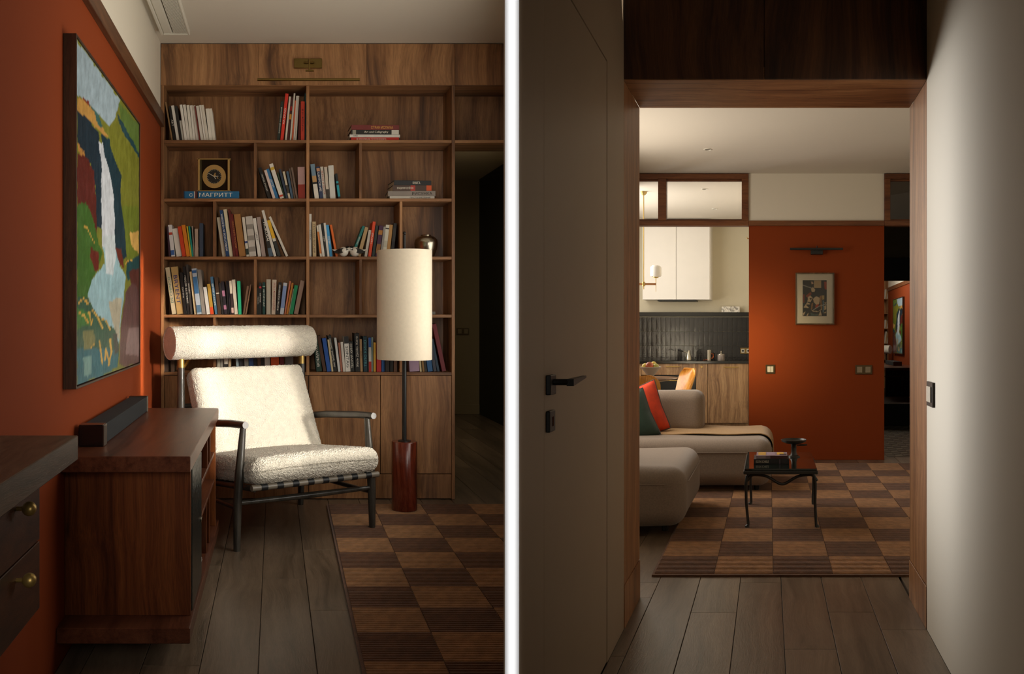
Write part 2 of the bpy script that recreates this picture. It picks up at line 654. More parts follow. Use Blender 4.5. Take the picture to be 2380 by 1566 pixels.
# --- study shell
floor_l = slab('floor', L, [(-0.76, 0.5), (0.10, 0.5), (0.36, 1.6), (0.50, 2.1), (wu(L, .12, 2.8), 2.8), (wu(L, .12, 3.75), 3.75), (wu(L, .0, 3.95), 3.95), (wu(L, -.04, 9.8), 9.8), (-0.76, 9.8)],
               -0.08, -0.013, BLACK)
slab('wall_left', L, [(-0.78, 0.5), (-0.688, 0.5), (-0.688, 5.60), (-0.78, 5.60)], 0, 2.285, RUST)
slab('wall_left_upper', L, [(-0.78, 0.5), (-0.688, 0.5), (-0.688, 5.60), (-0.78, 5.60)], 2.285, CEIL_L, WHITE)
obj('trim_1', G().box(-0.689, -0.664, 0.5, 5.268, 2.245, 2.323, .002), wood('trim_wood_lengthwise', '#3a2313', '#5a3820', '#70482b', 'Y', 14, .8, .45, kx=L.kx),
    L, kind='structure')
slab('ceiling', L, [(-0.78, 1.5), (wu(L, -.03, 1.5), 1.5), (wu(L, -.03, 2.0), 2.0), (wu(L, .42, 3.7), 3.7), (wu(L, .0, 3.95), 3.95),
                    (wu(L, -.02, 5.6), 5.6), (-0.78, 5.6)], CEIL_L, CEIL_L + .05, CEILW)
slab('wall_right', L, [(wu(L, .50, 3.80), 3.80), (wu(L, .52, 3.82), 3.82), (wu(L, .02, 3.98), 3.98), (wu(L, .0, 5.5), 5.5), (wu(L, -.03, 9.8), 9.8),
                       (wu(L, -.05, 9.8), 9.8), (wu(L, -.02, 5.5), 5.5), (wu(L, .0, 3.95), 3.95)], 0, CEIL_L, WHITE)
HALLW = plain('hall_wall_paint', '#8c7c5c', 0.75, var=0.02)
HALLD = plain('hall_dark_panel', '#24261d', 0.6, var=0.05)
slab('wall_hall_back', L, [(1.0, 9.68), (2.40, 9.68), (2.40, 9.76), (1.0, 9.76)], 0, 2.6, HALLW)
obj('baseboard_hall', G().box(1.05, 2.269, 9.664, 9.681, 0, .105, .002), HALLW, L, kind='structure')
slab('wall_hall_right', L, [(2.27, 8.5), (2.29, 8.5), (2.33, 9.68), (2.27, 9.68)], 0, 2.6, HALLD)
slab('wall_hall_left', L, [(0.98, 5.57), (1.06, 5.57), (1.06, 9.68), (0.98, 9.68)], 0, 2.6, HALLW)
slab('ceiling_hall', L, [(0.98, 5.57), (wu(L, -.03, 5.57), 5.57), (wu(L, -.06, 9.76), 9.76), (0.98, 9.76)], 2.60, 2.65, CEILW)


def planks(room, floor, cols, width, joints, seed):
    rnd = random.Random(seed)
    for u0, va, vb in cols:
        key = round(u0, 3)
        cuts = joints.get(key)
        if cuts is None:
            cuts, x = [], va + rnd.uniform(.3, 1.5)
            while x < vb - .25:
                cuts.append(x)
                x += rnd.uniform(1.1, 1.7)
        ends = [va] + [c for c in sorted(cuts) if va < c < vb] + [vb]
        for a, b in zip(ends[:-1], ends[1:]):
            g = G().box(u0 + .0011, u0 + width - .0011, a + .0011, b - .0011, -.013, 0, .0012)
            obj('plank', g, PLANK_L if room is L else PLANK_R, room, floor)


def xlim(v):
    return min(.12, -.03 + max(0, v - 2.0) * .25) if v < 3.72 else -.004 - .008 * (v - 3.72)


def first_v(u):
    va = 0.6
    while u - .272 * va > xlim(va) and va < 9.6:
        va += .01
    return va


cols = []
for k in range(-3, 16):
    u0 = -0.0515 + .1858 * k
    vl, vr = first_v(u0), first_v(u0 + .1858)
    vb = 9.67 if u0 > .9 else 5.5
    if vr > 0.61:      # the strips that run up against the wall on the right start on a slanted cut
        end = min(vr + 1.0, vb)
        if vl < vb - .05:
            poly = [(u0 + .0011, vl), (u0 + .1847, min(vr, vb)), (u0 + .1847, end), (u0 + .0011, end)]
            obj('plank', prism(G(), poly, -.013, 0), PLANK_L, L, floor_l)
        if end < vb - .1:
            cols.append((u0, end, vb))
    else:
        cols.append((u0, 0.6, vb))
jl = {round(-0.0515 + .1858, 3): [4.15, 3.31], round(-0.0515, 3): [3.70], round(-0.0515 - .1858, 3): [2.35, 4.6],
      round(-0.0515 + .1858 * 7, 3): [6.0, 7.2], round(-0.0515 + .1858 * 8, 3): [5.65, 6.7]}
planks(L, floor_l, cols, .1858, jl, 3)
# the narrow strip along the wall
for a, b in ((0.6, 3.2), (3.2, 5.5)):
    obj('plank', G().box(-.687, -0.0515 - .1858 * 3 - .001, a, b - .002, -.013, 0, .001), PLANK_L, L, floor_l)

# --- corridor and living room shell
UL, UR = -0.5626, 0.6127
floor_r = slab('floor', R, [(UL - .02, 1.98), (-.12, .6), (UR + .02, .6), (UR + .02, 3.8), (2.3, 3.8), (2.3, 8.3), (-2.2, 8.3), (-1.2, 4.6), (UL - .02, 3.85)],
               -0.08, -0.013, BLACK)
slab('floor_kitchen', R, [(-2.2, 8.3), (2.3, 8.3), (2.3, 11.6), (-3.0, 11.6)], -.08, -.002, plain('kitchen_floor', '#5c4c3e', .4))
slab('wall_corridor_left', R, [(UL - .028, 1.957), (UL, 1.957), (UL, 2.184), (UL - .028, 2.184)], 0, CEIL_R, DOORP)
slab('wall_corridor_left_far', R, [(UL - .028, 3.040), (UL, 3.040), (UL, 3.39), (UL - .028, 3.39)], 0, CEIL_R, DOORP)
slab('wall_corridor_light_block', R, [(UL - .034, 1.965), (UL - .0275, 1.957), (UL - .0275, 3.42), (UL - .034, 3.42)], 0, CEIL_R, DOORP)  # added slab behind the door, stops study light leaking through the gaps
slab('wall_corridor_left_top', R, [(UL - .028, 2.184), (UL, 2.184), (UL, 3.040), (UL - .028, 3.040)], 2.095, CEIL_R, DOORP)
slab('wall_corridor_right', R, [(UR, 0.6), (UR + .06, 0.6), (UR + .06, 3.39), (UR, 3.39)], 0, CEIL_R, WHITE)
slab('ceiling_corridor', R, [(UL - .02, 1.98), (UR + .02, 1.7), (UR + .02, 3.4), (UL - .02, 3.4)], CEIL_R, CEIL_R + .05, CEILW)
slab('ceiling_living', R, [(UL - .02, 3.78), (2.3, 3.78), (2.3, 11.6), (-3.0, 11.6), (-2.3, 8.3), (wu(R, .05, 4.1), 4.1)], CEIL_R, CEIL_R + .05, CEILW)
slab('wall_living_left', R, [(UL - .02, 3.80), (UL - .06, 3.83), (wu(R, .03, 3.99), 3.99), (wu(R, .03, 11.6), 11.6), (wu(R, .06, 11.6), 11.6),
                             (wu(R, .06, 4.02), 4.02)], 0, CEIL_R, WHITE)
slab('wall_living_right', R, [(2.20, 3.8), (2.28, 3.8), (2.28, 8.1), (2.20, 8.1)], 0, CEIL_R, WHITE)
slab('wall_living_front', R, [(UR + .02, 3.82), (2.3, 3.82), (2.3, 3.88), (UR + .02, 3.88)], 0, CEIL_R, WHITE)
rc = []
for k in range(-3, 12):
    u0 = -0.5105 + .189 * k
    inside = u0 + .189 > UL and u0 < UR
    a = (1.99 if u0 < -.1 else .62) if inside else (3.84 if u0 > 0 else 4.0 if u0 > -1 else 4.62)
    lo = max(u0, UL + .0) if inside and u0 < UL else u0
    rc.append((u0, a, 8.28))
jr = {round(-0.5105 + .189, 3): [3.595, 5.3], round(-0.5105 + .189 * 4, 3): [3.6, 5.4], round(-0.5105 + .189 * 3, 3): [3.17, 4.6],
      round(-0.5105 + .189 * 2, 3): [2.4, 4.03], round(-0.5105, 3): [2.75, 4.5], round(-0.5105 - .189, 3): [3.1, 4.03]}
for u0, a, b in rc:
    if u0 < UL < u0 + .189:      # the strip that runs under the corridor wall: narrowed in the corridor, full width beyond
        obj('plank', G().box(UL + .001, u0 + .188, 1.99, 3.10, -.013, 0, .001), PLANK_R, R, floor_r)
        obj('plank', G().box(UL + .001, u0 + .188, 3.102, 3.80, -.013, 0, .001), PLANK_R, R, floor_r)
        obj('plank', G().box(u0 + .001, u0 + .188, 3.801, 4.03, -.013, 0, .001), PLANK_R, R, floor_r)
        obj('plank', G().box(u0 + .001, u0 + .188, 4.032, 6.5, -.013, 0, .001), PLANK_R, R, floor_r)
    elif u0 < UR < u0 + .189:
        obj('plank', G().box(u0 + .001, UR - .001, .62, 3.38, -.013, 0, .001), PLANK_R, R, floor_r)
        obj('plank', G().box(u0 + .001, UR - .001, 3.382, 4.9, -.013, 0, .001), PLANK_R, R, floor_r)
        obj('plank', G().box(u0 + .001, u0 + .188, 4.902, 8.28, -.013, 0, .001), PLANK_R, R, floor_r)
    else:
        planks(R, floor_r, [(u0, a, b)], .189, jr, int(100 * (u0 + 3)))

# lining of the opening: jambs with a skirting piece, soffit, and the fascia above, its wood coloured darker for shade
OV0, OV1, OW = 3.39, 3.80, 2.130
for nm, s in (('jamb', -1), ('jamb', 1)):
    e = UL if s < 0 else UR
    t = thing('door_frame', R, (e, OV0, 0), 'reddish wood lining post on the %s of the wide opening' % ('handle-door side' if s < 0 else 'bright wall side'), 'door frame')
    t['kind'] = 'structure'
    del t['category']
    t.name = 'trim_2' if s < 0 else 'trim_3'
    obj('jamb_board', G().box(e, e + s * .05, OV0 + .004, OV1, .168, OW, .0012), TEAK_Z, R, t)
    obj('skirting_piece', G().box(e - s * .003, e + s * .05, OV0, OV1 - .001, 0, .165, .0012), TEAK_Z, R, t)
obj('trim_4', G().box(UL, UR, OV0, OV1, OW, OW + .05, .0012), TEAK_X, R, kind='structure')
fas = obj('wall_fascia', G().box(UL - .034, UR + .03, OV0 + .001, OV1 - .02, OW + .05, CEIL_R), FASCIA, R, kind='structure')
for a, b in ((UL - .001, -.02), (-.018, UR + .001)):
    obj('fascia_panel', G().box(a + .001, b - .001, OV0 - .003, OV0 + .03, OW + .003, CEIL_R, .0015), FASCIA, R, fas)

# the flush door in the corridor with its lever handle and lock plate
door = thing('door_1', R, (UL, 2.6, 0), None, None)
door['kind'] = 'structure'
obj('door_leaf', G().box(UL - .026, UL - .001, 2.188, 3.036, .004, 2.091, .0015), DOORP, R, door)
v0 = 2.232
hd = obj('lever_rosette', G().box(UL - .001, UL + .012, v0 - .026, v0 + .030, R.w(917, v0), R.w(871, v0), .002), BLACK, R, door)
wl = R.w(888, v0)
obj('lever', G().tube([(UL + .012, v0 + .004, wl), (UL + .045, v0 + .006, wl), (UL + .055, v0 + .014, wl)], .0085, 10)
    .add([(UL + .046, v0 + .0, wl - .010), (UL + .064, v0 + .0, wl - .010), (UL + .046, v0 + .0, wl + .008), (UL + .064, v0 + .0, wl + .008),
          (UL + .052, v0 + .165, wl + .004), (UL + .062, v0 + .165, wl + .004), (UL + .052, v0 + .165, wl + .010), (UL + .062, v0 + .165, wl + .010)],
         [(0, 1, 3, 2), (4, 6, 7, 5), (0, 4, 5, 1), (2, 3, 7, 6), (0, 2, 6, 4), (1, 5, 7, 3)]), BLACK, R, hd)
lp = obj('lock_plate', G().box(UL - .001, UL + .010, v0 - .026, v0 + .030, R.w(1003, v0), R.w(954, v0), .002), BLACK, R, door)
obj('keyhole', G().box(UL + .0095, UL + .0108, v0 - .004, v0 + .010, R.w(990, v0), R.w(968, v0)), BLACKG, R, lp)


def switch(name, room, lab, p, ex, n, horizontal, frame_mat, key_mat, w=.085, h=.085, out=(0, -1, 0), rock=2, socket=False):
    """wall plate: p centre on the wall, ex the unit vector along the wall, out away from the wall"""
    p, ex, out = Vector(p), Vector(ex), Vector(out)
    t = thing(name, room, p, lab, 'socket' if socket else 'light switch')

    def plate(a0, a1, w0, w1, d0, d1, c=.0015):
        def xf(q):
            return tuple(p + ex * q[0] + out * q[1] + Vector((0, 0, q[2])))
        return G(xf).box(a0, a1, d0, d1, w0, w1, c)
    W = w * n
    obj('cover_frame', plate(-W / 2, W / 2, -h / 2, h / 2, 0, .009), frame_mat, room, t)
    for i in range(n):
        c = -W / 2 + w * (i + .5)
        if socket:
            b = obj('socket_insert', plate(c - w * .30, c + w * .30, -h * .31, h * .31, .009, .011), key_mat, room, t)

            def xf(q, c=c):
                return tuple(p + ex * (c + q[0]) + out * (.0112 + q[2]) + Vector((0, 0, q[1])))
            obj('socket_well', G(xf).lathe(0, 0, [(.0001, .0004), (w * .20, .0004), (w * .20, 0)], 16), BLACK, room, b)
        else:
            for j in range(rock):
                ww = w * .64 / rock
                x0 = c - w * .32 + j * ww
                obj('rocker', plate(x0 + .0008, x0 + ww - .0008, -h * .32, h * .32, .009, .014), key_mat, room, t)
    return t


BRZ = plain('bronze_plate', '#5a4a30', .4, .6)
KEY = plain('ivory_switch', '#cfc6b2', .4)
switch('light_switch', R, 'dark framed white rocker switch on bright corridor wall', (UR, 3.285, .918), (0, -1, 0), 1, True,
       plain('dark_bronze', '#2c251c', .4, .5), KEY, .125, .092, (-1, 0, 0))
switch('light_switch', L, 'dim double wall switch in the dark hall behind the bookcase doorway', (2.085, 9.68, .916), (1, 0, 0), 2, True, BRZ, HALLW, .07, .075, rock=1)


def added_window_frame(name, x0, x1, v0, v1, z0, z1, mull=()):  # unseen frames added around the area lamps, no opening outdoors behind them
    t = thing(name, W0, ((x0 + x1) / 2, (v0 + v1) / 2, z0), None, None)
    t['kind'] = 'structure'
    m = plain('window_frame_paint', '#d8d0c0', .5)
    for z in (z0, z1):
        obj('window_rail', G().box(x0, x1, v0, v1, z - .03, z + .03, .002), m, W0, t)
    for v in (v0, v1) + tuple(mull):
        obj('window_post', G().box(x0, x1, v - .02, v + .02, z0 + .03, z1 - .03, .002), m, W0, t)


added_window_frame('added_window_3', .045, .085, 2.56, 3.85, .52, 2.66)
added_window_frame('added_window_4', .44, .48, 5.50, 7.30, .82, 2.40)
added_window_frame('added_window_5', .97, 1.01, 8.70, 10.5, .92, 2.58)
added_window_frame('added_window_6', -.024, -.004, 4.00, 4.90, .66, 2.58)

# ================================================================== STUDY: bookcase
BV = 5.27
BS = F / BV


def bu(px):
    return (px - L.vx) / BS


def bw(py):
    return H - (py - L.vy) / BS


bc = thing('bookcase', L, (bu(715), 5.4, 0), 'tall walnut wall bookcase of open compartments above plain cupboard doors', 'bookcase')
BB = 5.543


def bboard(name, x0, x1, y0, y1, mat, v0=BV, v1=BB, c=.0012):
    return obj(name, G().box(bu(x0), bu(x1), v0, v1, bw(y1), bw(y0), c), mat, L, bc)


for x0, x1 in ((374, 600), (600, 852), (852, 1057.3), (1057.7, 1240)):
    bboard('fascia_panel', x0 + .15, x1 - .15, 101.5, 197.5, WAL_V, BV, BV + .02)
bboard('top_board', 374, 1240, 194, 198.5, WAL_H, BV + .004)
bboard('side_panel', 374, 381, 197.7, 1160, WAL_V)
bboard('side_panel', 1050, 1057.5, 197.7, 1160, WAL_V)
bboard('divider', 712, 719, 198.5, 872, WAL_V, BV + .001)
SH = [(325, 332), (461, 468), (596, 603), (731, 738), (865, 872)]
for y0, y1 in SH:
    bboard('shelf', 381, 712, y0, y1, WAL_H, BV + .002)
    bboard('shelf', 719, 1050, y0, y1, WAL_H, BV + .002)
bboard('lintel_shelf', 1057.5, 1240, 325, 332, WAL_H, BV + .002, 5.55)
for x0, x1, r in ((590, 596.5, 0), (835, 841.5, 0), (495, 501.5, 1), (929, 935.5, 1), (590, 596.5, 2), (835, 841.5, 2), (495, 501.5, 3), (929, 935.5, 3)):
    bboard('divider', x0, x1, SH[r][1], SH[r + 1][0], WAL_V, BV + .003)
cells = [(198.5, [(381, 712), (719, 1050)]), (332, [(381, 590), (597, 712), (719, 835), (842, 1050)]),
         (468, [(381, 495), (502, 712), (719, 929), (936, 1050)]), (603, [(381, 590), (597, 712), (719, 835), (842, 1050)]),
         (738, [(381, 495), (502, 712), (719, 929), (936, 1050)])]
for i, (y0, xs) in enumerate(cells):
    for x0, x1 in xs:
        obj('back_panel', G().box(bu(x0 - 3), bu(x1 + 3), BB, BB + .015, bw(SH[i][0] + 3), bw(y0 - 3)), WAL_V, L, bc)
obj('back_panel', G().box(bu(1057), bu(1240), BB, BB + .015, bw(325), bw(198)), WAL_V, L, bc)
obj('cupboard_carcass', G().box(bu(381), bu(1050), BV + .022, BB, .002, bw(872)), plain('dark_gap', '#140d08', .8), L, bc)
for x0, x1 in ((381.5, 549), (549.8, 717), (717.8, 884), (884.8, 1049.6)):
    d = bboard('cupboard_door', x0 + .35, x1 - .35, 873.2, 1100.6, WAL_V, BV + .001, BV + .02, .0015)
for x0, x1 in ((381.5, 717), (717.8, 1049.6)):
    bboard('plinth_panel', x0 + .3, x1 - .3, 1102.2, 1158.5, WAL_V, BV + .001, BV + .02, .0015)

# picture light on the fascia
pl = thing('picture_lamp', L, (bu(717), BV - .06, bw(186)), 'aged brass picture light mounted above the bookcase shelves', 'picture lamp')
obj('wall_plate', G().box(bu(683), bu(748), BV - .022, BV, bw(160), bw(138), .002), BRONZE, L, pl)
va = BV - .14
arm = obj('swing_arm', G().tube([(bu(717), BV - .022, bw(148)), (bu(717), BV - .10, bw(149)), (bu(717), va, bw(154)), (bu(717), va, bw(178))], .0052, 10), BRONZE, L, pl)
obj('hinge', G().tube([(bu(705), BV - .03, bw(148)), (bu(728), BV - .03, bw(148))], .006, 10), BRONZE, L, arm)
obj('hinge', G().tube([(bu(708), va, bw(179)), (bu(727), va, bw(179))], .006, 10), BRONZE, L, arm)
x0, x1 = L.u(598, va), L.u(836, va)
w0 = L.w(185, va)
obj('light_bar', G().tube([(x0, va, w0), (x1, va, w0)], .0085, 16), BRONZE, L, pl)

# ------------------------------------------------------------------ books
ORD = ['first', 'second', 'third', 'fourth', 'fifth', 'sixth', 'seventh', 'eighth', 'ninth', 'tenth', 'eleventh', 'twelfth',
       'thirteenth', 'fourteenth', 'fifteenth', 'sixteenth', 'seventeenth', 'eighteenth', 'nineteenth', 'twentieth', 'twenty-first', 'twenty-second']
BKV = 5.295
BKS = F / BKV
brnd = random.Random(11)


def book_parts(t, room, fr, wd, hg, dp, hexc, bands=(), text=None, tcol='#e8e2d2', down=True, tc=.52, tln=.80):
    """fr maps local (x across the spine, y into the shelf, z up) to room coordinates; spine at y = 0"""
    cov = paint(hexc)
    b = min(.0025, wd * .16)
    c = obj('cover', G(fr).box(0, wd, 0, b, 0, hg, .0008).box(0, b, b * .5, dp, 0, hg).box(wd - b, wd, b * .5, dp, 0, hg), cov, room, t)
    obj('pages', G(fr).box(b, wd - b, b, dp - .004, .002, hg - .004), PAPER, room, t)
    for z0, z1, hx in bands:
        obj('spine_band', G(fr).box(.0004, wd - .0004, -.0006, .0006, hg * z0, hg * z1), paint(hx), room, c)
    if text:
        ex, ey = (Vector((0, 0, -1)), Vector((1, 0, 0))) if down else (Vector((0, 0, 1)), Vector((-1, 0, 0)))
        lettering(c, room, text, (wd / 2, -.0011, hg * tc), ex, ey, hg * tln, wd * .55, paint(tcol, 'ink'), 'title', fr)


def upright(cell, i, n, bl, br, tl, yt, yb, ox, oy, sc, hexc, cname, bands=(), text=None, tcol='#e8e2d2', down=True, tc=.52, tln=.80):
    xb0, xb1, xt0 = ox + bl / sc, ox + br / sc, ox + tl / sc
    yb_, yt_ = oy + yb / sc, oy + yt / sc
    hp = yb_ - yt_
    ang = math.atan2(xt0 - xb0, hp)
    wd = max(.0075, (xb1 - xb0) / BKS * math.cos(ang) * .97)
    hg = hp / BKS / math.cos(ang) - wd * abs(math.sin(ang))
    v = BKV + brnd.uniform(0, .02)
    dp = min(BB - .006 - v, hg * brnd.uniform(.66, .76))
    w_floor = cell[1]
    s, co = math.sin(ang), math.cos(ang)
    u0 = L.u(xb0, BKV)
    piv = 0.0 if ang <= 0 else wd

    def fr(q):
        x, z = q[0] - piv, q[2]
        return (u0 + piv + x * co + z * s, v + q[1], w_floor + .0006 - x * s + z * co)
    where = cell[0]
    lab = '%s book, %s from left, %s' % (cname, ORD[i], where)
    t = thing('book', L, (u0 + wd / 2, v + dp / 2, w_floor), lab, 'book', 'books on the bookcase')
    book_parts(t, L, fr, wd, hg, dp, hexc, bands, text, tcol, down, tc, tln)


def flat_book(room, lab, u0, u1, v, depth, w0, w1, hexc, rot=0.0, text=None, tcol='#efe6d0', bands=(), tpos=.6, tl=.5, group='books on the bookcase', top=None):
    t = thing('book', room, ((u0 + u1) / 2, v + depth / 2, w0), lab, 'book', group)
    cu = (u0 + u1) / 2
    co, s = math.cos(rot), math.sin(rot)

    def fr(q):
        x, y = q[0] - cu, q[1] - v
        return (cu + x * co - y * s, v + x * s + y * co, q[2])
    b = .0022
    cov = paint(hexc)
    c = obj('cover', G(fr).box(u0, u1, v, v + b, w0, w1, .0008).box(u0, u1, v + b, v + depth, w1 - b, w1).box(u0, u1, v + b, v + depth, w0, w0 + b), cov, room, t)
    obj('pages', G(fr).box(u0 + .004, u1 - .004, v + b, v + depth - .004, w0 + b, w1 - b), PAPER, room, t)
    hh = w1 - w0
    for a0, a1, hx in bands:
        obj('spine_band', G(fr).box(u0 + (u1 - u0) * a0, u0 + (u1 - u0) * a1, v - .0006, v + .0005, w0 + .0008, w1 - .0008), paint(hx), room, c)
    if text:
        lettering(c, room, text, (u0 + (u1 - u0) * tpos, v - .0012, w0 + hh * .5), (1, 0, 0), (0, 0, 1), (u1 - u0) * tl, hh * .55, paint(tcol, 'ink'), 'title', fr)
    return t


def row(where, shelf, ox, oy, sc, yb, items):
    cell = (where, bw(SH[shelf][0]))
    for i, it in enumerate(items):
        kw = it[6] if len(it) > 6 else {}
        upright(cell, i, len(items), it[0], it[1], it[2], it[3], yb, ox, oy, sc, it[4], it[5], **kw)


WH, GR, BK = '#d8d2c4', '#a8a196', '#1d1c1a'
row('pale row at top left', 0, 370, 60, 3.7275, 990, [
    (105, 118, 47, 650, '#8a6a45', 'tan board'), (120, 147, 78, 683, BK, 'thin black', dict(text='ART', down=True)),
    (150, 177, 100, 680, WH, 'white-backed'), (178, 200, 134, 685, '#24221f', 'black-spined'),
    (198, 219, 172, 810, '#cfc8b8', 'short white'), (220, 243, 176, 676, '#e0dacd', 'slim white'),
    (244, 268, 204, 676, '#dad3c5', 'second slim white'), (269, 293, 234, 676, '#d5cebf', 'plain white'),
    (294, 319, 262, 676, '#e0dacd', 'smooth white'), (320, 346, 285, 680, '#d8d1c3', 'wider white'),
    (347, 358, 303, 690, '#6e2a22', 'thin maroon'), (360, 389, 316, 682, '#d9d2c3', 'cream white'),
    (390, 407, 346, 680, '#e2dccf', 'narrow white'), (408, 432, 361, 680, '#d2cab9', 'ivory'),
    (433, 462, 400, 708, '#dcd5c6', 'lower white'), (463, 490, 428, 707, '#d7d0c1', 'last white')])
row('right end of top left compartment', 0, 370, 60, 3.7275, 990, [
    (1020, 1045, 1055, 645, '#1f2a22', 'dark green', dict(text='ВАСИЛИЙ КАНДИНСКИЙ', down=False)),
    (1048, 1076, 1094, 578, '#d2301f', 'tall red', dict(text='НА КРАЮ', down=False)),
    (1088, 1105, 1126, 600, '#cfc7b5', 'thin cream'), (1108, 1129, 1144, 612, '#4a1a14', 'dark patterned', dict(bands=((.5, .62, '#c98a2a'), (.7, .8, '#a0261c')))),
    (1130, 1145, 1166, 577, '#bdb5a6', 'tall grey-white'), (1148, 1159, 1175, 640, '#c2532a', 'thin orange'),
    (1161, 1174, 1188, 596, '#c9c2b4', 'pale grey'), (1176, 1190, 1200, 596, '#b9b1a3', 'white-grey'),
    (1204, 1221, 1214, 665, '#5d1712', 'dark red'), (1226, 1260, 1228, 650, '#b5321a', 'wide vermilion', dict(text='НАРОДЫ И Я', tcol='#3a1208', down=False)),
    (1261, 1270, 1261, 575, '#12454a', 'teal sliver')])
row('leaning row right of the clock', 1, 370, 60, 3.7275, 1495, [
    (945, 977, 853, 1215, '#211f1c', 'black', dict(text='ПЕРЕД РУКОЙ', down=True)), (985, 1010, 905, 1242, '#cdb9ae', 'pale pink'),
    (1011, 1040, 922, 1228, '#2d6a96', 'blue', dict(text='ДАЛИ', down=True)), (1048, 1085, 948, 1186, '#d6cfc0', 'thick white', dict(bands=((.82, .9, '#c9a53a'), (.05, .1, '#b5361e')))),
    (1085, 1097, 1020, 1260, '#33452c', 'green'), (1099, 1119, 1035, 1235, '#2e3a4a', 'navy'),
    (1121, 1140, 1068, 1255, '#c4b79c', 'cream', dict(bands=((.2, .5, '#3a342a'),))), (1146, 1166, 1100, 1250, '#44586b', 'slate blue'),
    (1168, 1184, 1122, 1228, '#5c4a3c', 'brown-grey'), (1186, 1203, 1140, 1220, '#6a5648', 'taupe'),
    (1205, 1268, 1199, 1217, '#a8857e', 'broad pink and red', dict(bands=((0, .45, '#8c2c1c'),)))])
row('second shelf right of the centre post', 1, 690, 60, 3.7286, 1495, [
    (155, 194, 116, 1190, '#6f8796', 'blue, tan and white', dict(bands=((0, .42, '#d8d0c0'), (.42, .48, '#2a241f'), (.48, .66, '#b48d5c')))),
    (200, 231, 166, 1212, '#2b3854', 'navy', dict(bands=((.85, .95, '#b98a68'),), text='ШИРОКИЕ')),
    (232, 259, 203, 1210, '#d0c7b6', 'white', dict(text='ЗЕРНО И ВОЛЯ', tcol='#b0301e')), (260, 287, 235, 1215, '#c3b6a4', 'cream', dict(bands=((0, .3, '#3b352f'),))),
    (289, 337, 271, 1203, '#cbc8bd', 'thick pale grey'), (361, 383, 331, 1270, '#1d2426', 'black and teal', dict(bands=((.1, .55, '#2a95a0'), (.62, .7, '#2a95a0'))))])
row('third shelf, leftmost compartment', 2, 370, 450, 5.0525, 735, [
    (112, 133, 88, 380, '#3a2630', 'dark purple'), (140, 185, 100, 357, '#cfcac4', 'white and blue', dict(bands=((.05, .2, '#3b5d94'), (.68, .76, '#b4402c')))),
    (200, 268, 148, 395, '#cfc7b8', 'broad white'), (270, 316, 213, 375, '#c4401f', 'orange-red'), (320, 364, 260, 358, '#cf7a1e', 'orange'),
    (366, 382, 318, 375, '#b8a52e', 'yellow'), (383, 400, 341, 372, '#1f8a78', 'teal'), (402, 417, 377, 370, '#8d7a6a', 'taupe'),
    (418, 460, 414, 405, '#a8917c', 'beige'), (472, 514, 471, 340, '#35414f', 'slate')])
row('third shelf, second compartment', 2, 370, 450, 5.0525, 735, [
    (740, 784, 672, 265, '#b3a792', 'beige'), (786, 825, 706, 185, '#1f3f66', 'navy', dict(text='ЖИВОТНОЕ И ЧЕЛОВЕК', down=False)),
    (826, 869, 750, 172, '#d4c8a6', 'cream'), (871, 899, 806, 175, '#5a1f18', 'tall maroon'), (901, 936, 832, 228, '#6b1d15', 'dark red', dict(text='МАСТЕРА ЭПОХИ', tcol='#c58a4a')),
    (941, 1022, 873, 228, '#9a6c38', 'thick tan'), (1025, 1059, 970, 268, '#cac3b2', 'white lettered', dict(bands=((.34, .39, '#2a3f74'), (.05, .2, '#25322a')))),
    (1061, 1143, 1012, 255, '#b9b2a6', 'grey striped', dict(bands=((.12, .24, '#8a8378'), (.4, .52, '#8a8378'), (.68, .8, '#8a8378')))),
    (1160, 1200, 1096, 280, '#d2ccc0', 'white', dict(text='ЦВЕТ', tcol='#3a342c')), (1206, 1254, 1141, 263, '#9c8a80', 'mauve-grey'),
    (1290, 1341, 1200, 285, '#22221f', 'black HOKUSAI', dict(text='HOKUSAI', tc=.66, tln=.5, bands=((0, .22, '#4a5a66'),))),
    (1346, 1379, 1199, 187, '#cfc9bb', 'tall leaning white'), (1391, 1432, 1262, 300, '#2c2f2c', 'yellow-topped', dict(bands=((.5, 1, '#d6a628'), (.42, .5, '#c8c2b2')))),
    (1490, 1521, 1281, 258, '#cdc6b6', 'slanting white')])
row('left of the bird figurines', 2, 690, 450, 4.857, 706, [
    (139, 168, 139, 220, '#dad6cb', 'tall white', dict(text='СТИХИ', tcol='#3a3a38')), (179, 221, 173, 310, '#b9a078', 'tan', dict(text='ПОЛНАЯ ВЕРСИЯ', tcol='#4a3a22')),
    (263, 286, 222, 350, '#d7cdbb', 'white and orange', dict(bands=((.1, .8, '#cf7a3a'),))), (288, 318, 241, 340, '#cfc9bd', 'white'),
    (320, 344, 276, 322, '#20201e', 'black', dict(text='МИР')), (346, 371, 301, 322, '#d3cec3', 'off-white'), (375, 408, 329, 340, '#3a8fbf', 'sky blue', dict(text='НЕБО', down=False)),
    (441, 467, 372, 340, '#d4641e', 'leaning orange')])
